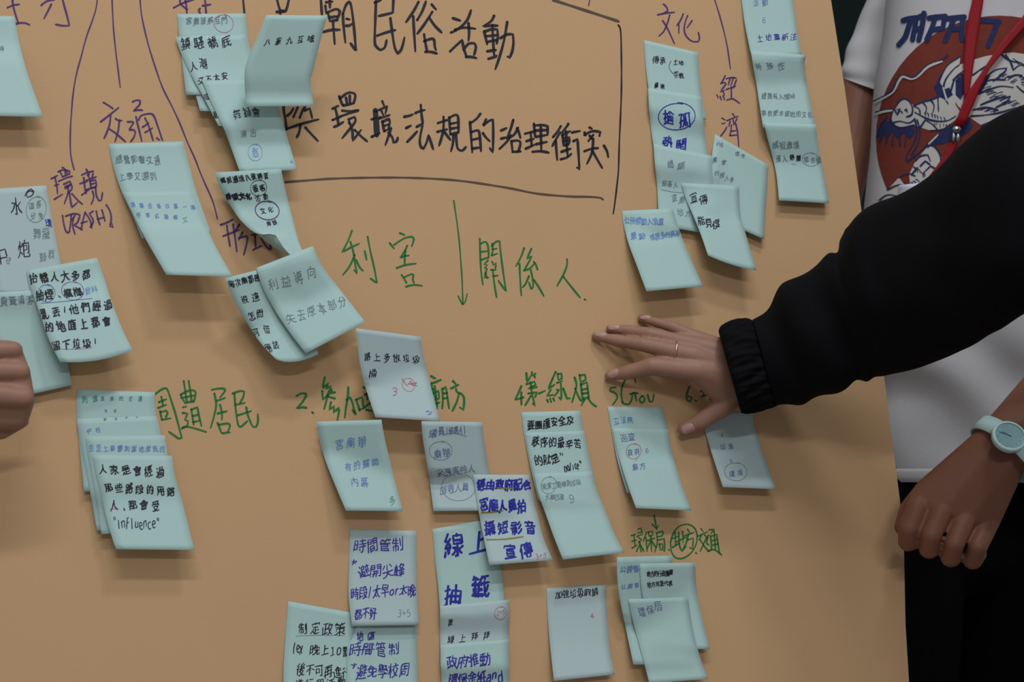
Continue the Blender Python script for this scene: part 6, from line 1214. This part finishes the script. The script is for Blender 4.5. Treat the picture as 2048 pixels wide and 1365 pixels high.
# ------------------------------------------------------------ person in the printed T-shirt behind the board
pa_c = far(2010, 965, 2.0)
pa = empty('person', Vector((pa_c.x, pa_c.y, 0)))
tag(pa, 'person in a white dragon print T-shirt standing behind the board, gripping its edge', 'person')
def td(y, z0=2.06):               # depth of a plumb line through the torso
    return z0 - .12 * (682 - y) / 1440
def tsec(y, xl, xr, q=.55, z0=2.06):
    return (far(xl, y, td(y, z0)), far(xr, y, td(y, z0)), q)
def crease(u, th, p):
    d = (p - far(1850, 800, 1.95))
    a = d.dot(RT) * .6 + d.dot(UP)
    low = 1 / (1 + math.exp((p.z - 1.02) * 40))
    return (math.sin(a * 40 + 3 * noise.noise(p * 6)) * .0085 + noise.noise(p * 14) * .004) * low * (1 - math.exp(-((p.z - .79) / .045) ** 2)) + noise.noise(p * 9 + Vector((3, 1, 7))) * .004
shirt_secs = [tsec(-330, 1930, 2110, .8), tsec(-285, 1860, 2180, .6), tsec(-180, 1795, 2270), tsec(-60, 1784, 2290), tsec(60, 1771, 2290), tsec(180, 1753, 2285), tsec(290, 1747, 2275), tsec(420, 1731, 2270), tsec(640, 1720, 2275), tsec(830, 1722, 2285), tsec(962, 1722, 2290)]
shirt = mesh_obj('t_shirt', *loft(shirt_secs, 128, 12, power=2.35, disp=crease), M['shirt'], pa)
hem = [tsec(938, 1718, 2294, .565), tsec(944, 1716, 2296, .57), tsec(956, 1716, 2296, .57), tsec(965, 1719, 2293, .565)]
mesh_obj('hem', *loft(hem, 128, 4, power=2.35, cap=False), M['shirt'], shirt)
zs = 2.15
def ssec(ax, ay, bx, by, q=.95):
    return (far(ax, ay, zs), far(bx, by, zs), q)
mesh_obj('sleeve', *loft([ssec(1800, -150, 1940, -60), ssec(1752, -65, 1890, -20), ssec(1731, 0, 1860, 40), ssec(1704, 72, 1834, 108), ssec(1686, 125, 1812, 168), ssec(1683, 156, 1806, 200)], 64, 10,
     disp=lambda u, th, p: noise.noise(p * 14) * .006 + math.sin(u * 30 + 2 * th) * .0012), M['shirt'], shirt)
sl2 = [(far(2215, -150, 2.06), far(2130, -60, 2.06), .95), (far(2330, 30, 2.0), far(2220, 120, 2.0), .95), (far(2390, 180, 1.95), far(2270, 200, 1.95), .95)]
mesh_obj('sleeve', *loft(sl2, 64, 10), M['shirt'], shirt)

# body: hidden trunk, both arms, and the hand that grips the board
zh = 1.665
def fp(x, y, z):
    return far(x, y, z)
parts = [loft([tsec(-430, 1950, 2080, .8), tsec(-300, 1945, 2090, .8), tsec(-230, 1850, 2200, .5), tsec(-60, 1810, 2260, .5), tsec(300, 1780, 2240, .5), tsec(700, 1760, 2250, .5), tsec(960, 1760, 2260, .5)], 64, 6)]
parts += chain((fp(1850, -60, 2.15), .042), (fp(1790, 60, 2.15), .036), (fp(1725, 170, 2.15), .034), (fp(1702, 290, 2.14), .036), (fp(1676, 400, 2.12), .034), (fp(1640, 640, 2.06), .034), (fp(1600, 880, 1.97), .027))
parts += chain((fp(2180, -90, 2.06), .045), (fp(2330, 180, 1.98), .042), (fp(2330, 520, 1.80), .037), (fp(2150, 735, 1.70), .040))
parts += [hull([(fp(2150, 735, 1.70), .040), (fp(2100, 790, 1.68), .036)]), hull([(fp(2100, 790, 1.68), .036), (fp(1990, 880, zh), .0215), (fp(2030, 915, zh), .0205)])]
k1, k2, k3, k4 = (fp(1842, 1000, zh + .012), .0138), (fp(1886, 1016, zh), .0138), (fp(1932, 1030, zh), .0136), (fp(1978, 1042, zh + .010), .0128)
w1, w2 = (fp(1990, 880, zh), .0215), (fp(2022, 910, zh), .0205)
tm = (fp(1852, 978, zh + .022), .012)
parts += [hull([k1, k2, w1, tm]), hull([k2, k3, w1, w2]), hull([k3, k4, w2])]
parts += [hull([(fp(1850, 1010, zh + .018), .012), (fp(1966, 1042, zh + .018), .012), (fp(1842, 1080, zh + .018), .011), (fp(1936, 1108, zh + .018), .011)])]
parts += chain(k1, (fp(1818, 1056, zh - .008), .0122), (fp(1816, 1084, zh + .004), .0118), (fp(1834, 1080, zh + .03), .0105))
parts += chain(k2, (fp(1862, 1070, zh - .018), .0120), (fp(1858, 1099, zh - .006), .0116), (fp(1872, 1090, zh + .03), .0105))
parts += chain(k3, (fp(1908, 1088, zh - .018), .0120), (fp(1901, 1116, zh - .006), .0116), (fp(1914, 1106, zh + .03), .0105))
parts += chain(k4, (fp(1954, 1094, zh - .012), .0118), (fp(1945, 1121, zh), .0113), (fp(1956, 1108, zh + .032), .0102))
parts += chain(tm, (fp(1818, 1020, zh + .034), .0115), (fp(1806, 1055, zh + .028), .0105))
abody = fuse('body', parts, M['skin_tan'], pa, .0018, 4)

# trousers down to the floor, and shoes
def hp(dx, dy, z):
    return Vector((pa_c.x + dx, pa_c.y + dy, z))
parts = [hull([(hp(-.125, .12, .80), .06), (hp(.125, .12, .80), .06), (hp(-.115, .10, .68), .09), (hp(.10, .10, .68), .09)])]
for s_ in (-1, 1):
    parts += chain((hp(s_*.10, .10, .70), .096), (hp(s_*.10, .08, .42), .082), (hp(s_*.12, .10, .085), .060))
fuse('trousers', parts, M['trousers'], pa, .006, 4)
for s_ in (-1, 1):
    fuse('shoe', [hull([(hp(s_*.12, .11, .042), .040), (hp(s_*.13, -.06, .034), .033), (hp(s_*.12, .10, .08), .036)])], M['trousers'], pa, .005, 2)

# ---- the print on the shirt
ts = bvh(shirt)
def P14(data):
    return parse(data, 1536, 0, .25)
pl1, pl2, pl3 = on_surface(ts, .0004), on_surface(ts, .0008), on_surface(ts, .0014)
disc = [(1536 + (1850 + 985*math.cos(a/60*2*math.pi))*.25, (1110 + 985*math.sin(a/60*2*math.pi))*.25) for a in range(60)]
decal('red_sun_print', [disc], pl1, M['print_red'], shirt, 8)
cream = P14("""985,960 1000,900 1030,850 1060,805 1100,790 1140,820 1170,850 1240,810 1300,800 1400,760 1480,700 1500,840 1540,900 1500,960 1400,1030 1300,1045 1220,1020 1170,1000 1080,1020 1020,1005
1340,700 1390,600 1440,520 1540,450 1530,520 1640,480 1740,450 1860,430 1960,420 2100,440 2300,500 2500,640 2500,900 2300,1000 2000,930 1800,990 1700,1000 1600,930 1520,850 1450,740
1150,1560 1130,1400 1180,1290 1280,1170 1340,1180 1390,1260 1400,1360 1380,1500 1300,1560 1200,1600 1120,1620 1000,1600 900,1610 870,1590 960,1520 1050,1420""")
for c_ in cream:
    decal('dragon_print', [c_], pl2, M['print_white'], shirt, 7)
blue = P14("""1250,1170 1330,1090 1400,1045 1520,1000 1600,960 1640,1000 1600,1060 1540,1095 1400,1150
880,1060 940,960 985,980 1000,1010 1080,1035 1160,1010 1180,1060 1140,1110 1090,1060 1040,1110 1000,1050 950,1110 930,1060 870,1100
1330,700 1370,640 1400,720 1450,700 1480,760 1420,800 1360,770
1500,640 1560,600 1620,640 1580,720 1540,800 1500,760
1640,700 1700,620 1780,600 1740,680 1690,760
1700,1000 1800,960 1900,920 1980,950 1900,1010 1800,1060 1700,1040""")
for c_ in blue:
    decal('dragon_print', [c_], on_surface(ts, .0011), M['print_blue'], shirt, 6)
kk = Ink(pl3)
for st in P14("""985,960 1000,900 1030,850 1060,805 1100,790 1140,820 1160,870 1150,920 1110,935;1020,880 1040,920 1060,870;1100,880 1120,900 1110,870
985,960 1020,1005 1080,1020 1170,1000;1170,850 1210,870 1220,910;1240,820 1270,860 1260,910;1300,800 1330,840 1320,900;1360,780 1365,890;1400,760 1440,830;1170,850 1240,815 1300,800 1400,760 1450,720
1000,985 1060,970 1130,985 1180,950;1180,900 1300,960 1420,970 1500,930;1220,1020 1260,960 1310,990 1360,1040;1300,1045 1420,1030 1560,960
1175,950 1195,1050 1165,1150 1110,1250 1120,1290 1180,1245 1280,1165 1340,1180 1380,1250 1375,1330 1330,1400;1195,960 1220,1060 1190,1170 1150,1240
870,900 940,880 1010,870;880,1060 910,990 960,930;900,1130 930,1040;950,1140 975,1050;1000,1160 1010,1060;1060,1165 1055,1050;1100,1165 1110,1040
1340,700 1390,600 1440,520 1540,450;1400,720 1420,640 1480,560 1530,520;1460,740 1500,620 1580,560;1390,600 1370,660 1400,700;1480,640 1540,600 1620,580
1600,500 1580,560 1640,600 1720,540;1700,560 1780,500 1860,430;1740,620 1820,560 1910,545 1880,590 1800,650;1680,690 1780,640 1900,640;1660,760 1760,720 1860,690 1960,700
1700,840 1800,800 1940,770 1900,820 1820,860;1640,880 1740,860 1840,880;1620,930 1740,920 1860,900 1980,860;1860,430 1920,480 1990,500;1900,440 1940,500 1960,560;1960,560 2020,520 2100,540;1920,620 2000,600 2060,640;1990,690 2050,740 2100,720
1180,1290 1220,1250 1280,1240 1300,1290;1220,1330 1260,1290 1300,1320;1150,1400 1200,1340;1250,1380 1300,1330 1340,1350;1050,1420 1120,1390 1180,1410;960,1520 1050,1480 1140,1500;900,1600 960,1560 1040,1570;1240,1450 1300,1480 1350,1450
850,810 930,770 1000,720 1040,640 1080,600 1150,620 1200,600 1280,520 1390,480 1440,440;1280,1180 1330,1130 1400,1090;1320,1160 1380,1110;1900,1010 1990,960 2060,930"""):
    kk.stroke(bend(st), 3.2, .3)
for cx, cy, n_, dx, dy, ln, a_ in ((1250, 900, 7, 26, 6, 34, 1.3), (1330, 985, 6, 24, 2, 26, 1.5), (1500, 620, 6, 10, 26, 60, .5), (1700, 690, 7, 14, 18, 70, -.3), (1800, 760, 6, 16, 16, 80, -.35), (1900, 820, 6, 20, 10, 70, -.4),
                                   (1850, 600, 6, 22, 14, 60, -.6), (1960, 470, 7, 16, 10, 50, .9), (2000, 600, 6, 8, 18, 60, .2), (1680, 880, 7, 24, 4, 60, -.3), (1160, 1330, 5, 20, 14, 46, 1.1), (1080, 1480, 6, 22, -8, 50, .8), (1040, 870, 4, 12, 10, 24, .9)):
    for i in range(n_):
        x_, y_ = cx + dx*i + rng.uniform(-5, 5), cy + dy*i + rng.uniform(-5, 5)
        l_ = ln * rng.uniform(.6, 1.1)
        kk.stroke(bend([(1536 + x_*.25, y_*.25), (1536 + (x_ + l_*.5*math.cos(a_) + 4)*.25, (y_ + l_*.5*math.sin(a_) - 5)*.25), (1536 + (x_ + l_*math.cos(a_))*.25, (y_ + l_*math.sin(a_))*.25)]), 1.8, .3)
kk.build('dragon_outline_print', M['print_blue'], shirt)
ww = Ink(on_surface(ts, .0016))
for st in P14("860,825 935,785 1010,735 1050,655 1085,615 1150,635 1205,612 1285,535 1395,492;855,920 930,895 1000,885;1430,800 1400,700;1290,1150 1360,1080;1560,930 1640,800"):
    ww.stroke(bend(st), 4, .2)
ww.build('dragon_outline_print', M['print_white'], shirt)
jj = Ink(pl3)
for st in P14("""1085,165 1130,150 1185,142;1150,150 1125,230 1100,300 1050,360;1160,318 1175,240 1190,150;1180,150 1255,118;1250,105 1238,200 1210,322;1180,240 1235,225
1290,145 1420,130;1340,135 1315,220 1272,322;1415,130 1400,225 1320,240;1440,150 1570,135;1490,145 1455,240 1420,325;1560,145 1545,240 1555,320;1470,235 1550,225
1640,150 1620,240 1600,330;1640,160 1850,172;1835,175 1800,270 1760,365"""):
    jj.stroke(bend(st), 10.5, .05, False)
jj.build('lettering_print', M['print_blue'], shirt)

# ---- lanyard
ly = empty('lanyard', far(1911, 262, 1.93))
tag(ly, 'red neck lanyard with steel clip hanging over the dragon print', 'lanyard')
def strap(name, Ls, Rs, lift, mat, parent, th=.0012):
    v, f = [], []
    nn = 24
    place = on_surface(ts, lift)
    for i in range(nn + 1):
        a, b = along(Ls, i/nn), along(Rs, i/nn)
        for j in range(5):
            p = (a[0] + (b[0]-a[0])*j/4, a[1] + (b[1]-a[1])*j/4)
            v.append(place(*p))
    f = [(i*5+j, i*5+j+1, (i+1)*5+j+1, (i+1)*5+j) for i in range(nn) for j in range(4) if all(v[k] is not None for k in (i*5+j, i*5+j+1, (i+1)*5+j+1, (i+1)*5+j))]
    us = sorted({k for q_ in f for k in q_})
    mp = {k: i for i, k in enumerate(us)}
    o = mesh_obj(name, [v[k] for k in us], [[mp[k] for k in q_] for q_ in f], mat, parent)
    m_ = o.modifiers.new('s', 'SOLIDIFY')
    m_.thickness, m_.offset = th, 0
    return o
strap('strap', [(1950, -180), (1945, 0), (1938, 25), (1930, 75), (1926, 125), (1927, 202)], [(1974, -180), (1966, 0), (1962, 25), (1954, 75), (1947, 125), (1935, 202)], .006, M['red'], ly)
strap('strap', [(2130, -180), (2100, -60), (2046, 30), (1998, 88), (1961, 146), (1932, 188), (1918, 222), (1908, 253)], [(2155, -180), (2124, -50), (2056, 46), (2018, 88), (1976, 140), (1958, 178), (1943, 215), (1925, 254)], .009, M['red'], ly)
strap('strap', [(1903, 284), (1892, 302), (1882, 322), (1850, 368)], [(1913, 286), (1908, 300), (1896, 322), (1866, 368)], .009, M['red'], ly)
def bead(x, y, rx, ry, lift, mat, parent, name):
    c = on_surface(ts, lift)(x, y)
    s_ = 1.95 / FPX
    bm = bmesh.new()
    bmesh.ops.create_uvsphere(bm, u_segments=20, v_segments=12, radius=1)
    v = [c + RT*(p.co.x*rx*s_) + UP*(p.co.y*ry*s_) + FW*(p.co.z*min(rx, ry)*s_) for p in bm.verts]
    f = [[q_.index for q_ in p.verts] for p in bm.faces]
    bm.free()
    return mesh_obj(name, v, f, mat, parent)
bead(1912, 259, 9, 7, .013, M['metal'], ly, 'clip')
bead(1906, 275, 3.6, 10, .012, M['metal'], ly, 'crimp')
bead(1914, 276, 3.6, 10, .012, M['metal'], ly, 'crimp')
strap('badge_card', [(1802, 371), (1785, 520)], [(1900, 360), (1890, 520)], .005, M['card'], ly, .0008)

# ---- wristwatch
wc = far(2015, 900, zh)
ax = (far(2150, 735, 1.70) - far(1950, 940, zh)).normalized()       # along the forearm
wt = empty('wristwatch', wc)
tag(wt, 'pale mint wristwatch on the tan wrist at the right edge', 'watch')
fd = far(2018, 873, zh)
up_ = (CAM - wc).normalized()
up_ = (up_ - ax * up_.dot(ax)).normalized()
sd_ = ax.cross(up_)
v, f = [], []
for i in range(64):
    a = 2*math.pi*i/64
    for j, (o1, o2) in enumerate(((-.0105, 0), (-.0105, .0022), (0, .003), (.0105, .0022), (.0105, 0))):
        v.append(wc + sd_*math.cos(a)*(.0435 + o2) + up_*math.sin(a)*(.0345 + o2) + ax*o1)
for i in range(64):
    for j in range(5):
        f.append((i*5+j, ((i+1) % 64)*5+j, ((i+1) % 64)*5+(j+1) % 5, i*5+(j+1) % 5))
mesh_obj('watch_strap', v, f, M['watch'], wt)
cn = (up_ * .85 - sd_ * 0.0 + Vector((0, -.15, .35))).normalized()
cc = far(2018, 874, zh - .040)
c1 = (RT - cn * RT.dot(cn)).normalized()
c2 = cn.cross(c1)
def disc_solid(name, prof, mat, parent, n_=48):
    v, f = [], []
    for r_, z_ in prof:
        for i in range(n_):
            a = 2*math.pi*i/n_
            v.append(cc + (c1*math.cos(a) + c2*math.sin(a))*r_ + cn*z_)
    for k in range(len(prof) - 1):
        for i in range(n_):
            f.append((k*n_+i, k*n_+(i+1) % n_, (k+1)*n_+(i+1) % n_, (k+1)*n_+i))
    f.append(tuple(range(n_))[::-1])
    f.append(tuple((len(prof)-1)*n_ + i for i in range(n_)))
    return mesh_obj(name, v, f, mat, parent, smooth=False)
disc_solid('watch_case', [(.0165, -.008), (.0192, -.004), (.0195, .0015), (.0185, .003), (.0165, .0032), (.0160, .0012)], M['watch'], wt)
dl = disc_solid('dial', [(.0158, .0010), (.0158, .0016)], M['dial'], wt)
def bar(name, ang, r0, r1, wd, mat, parent, z=.0018):
    d, s_ = c1*math.cos(ang) + c2*math.sin(ang), -c1*math.sin(ang) + c2*math.cos(ang)
    q_ = [cc + d*r_ + s_*o*wd + cn*zz for zz in (z, z + .0003) for r_, o in ((r0, -1), (r1, -1), (r1, 1), (r0, 1))]
    return mesh_obj(name, q_, [(0, 1, 2, 3), (7, 6, 5, 4), (0, 4, 5, 1), (1, 5, 6, 2), (2, 6, 7, 3), (3, 7, 4, 0)], mat, parent, smooth=False)
for i in range(12):
    bar('hour_mark', i*math.pi/6, .0115, .0140, .00035, M['card'], dl)
bar('watch_hand', 2.55, -.002, .009, .0006, M['T'], wt, .0021)
bar('watch_hand', 2.75, -.002, .012, .0004, M['T'], wt, .0025)
disc_solid('crystal', [(.0162, .0030), (.0150, .0044), (.0100, .0052), (.004, .0055)], M['glass'], wt)
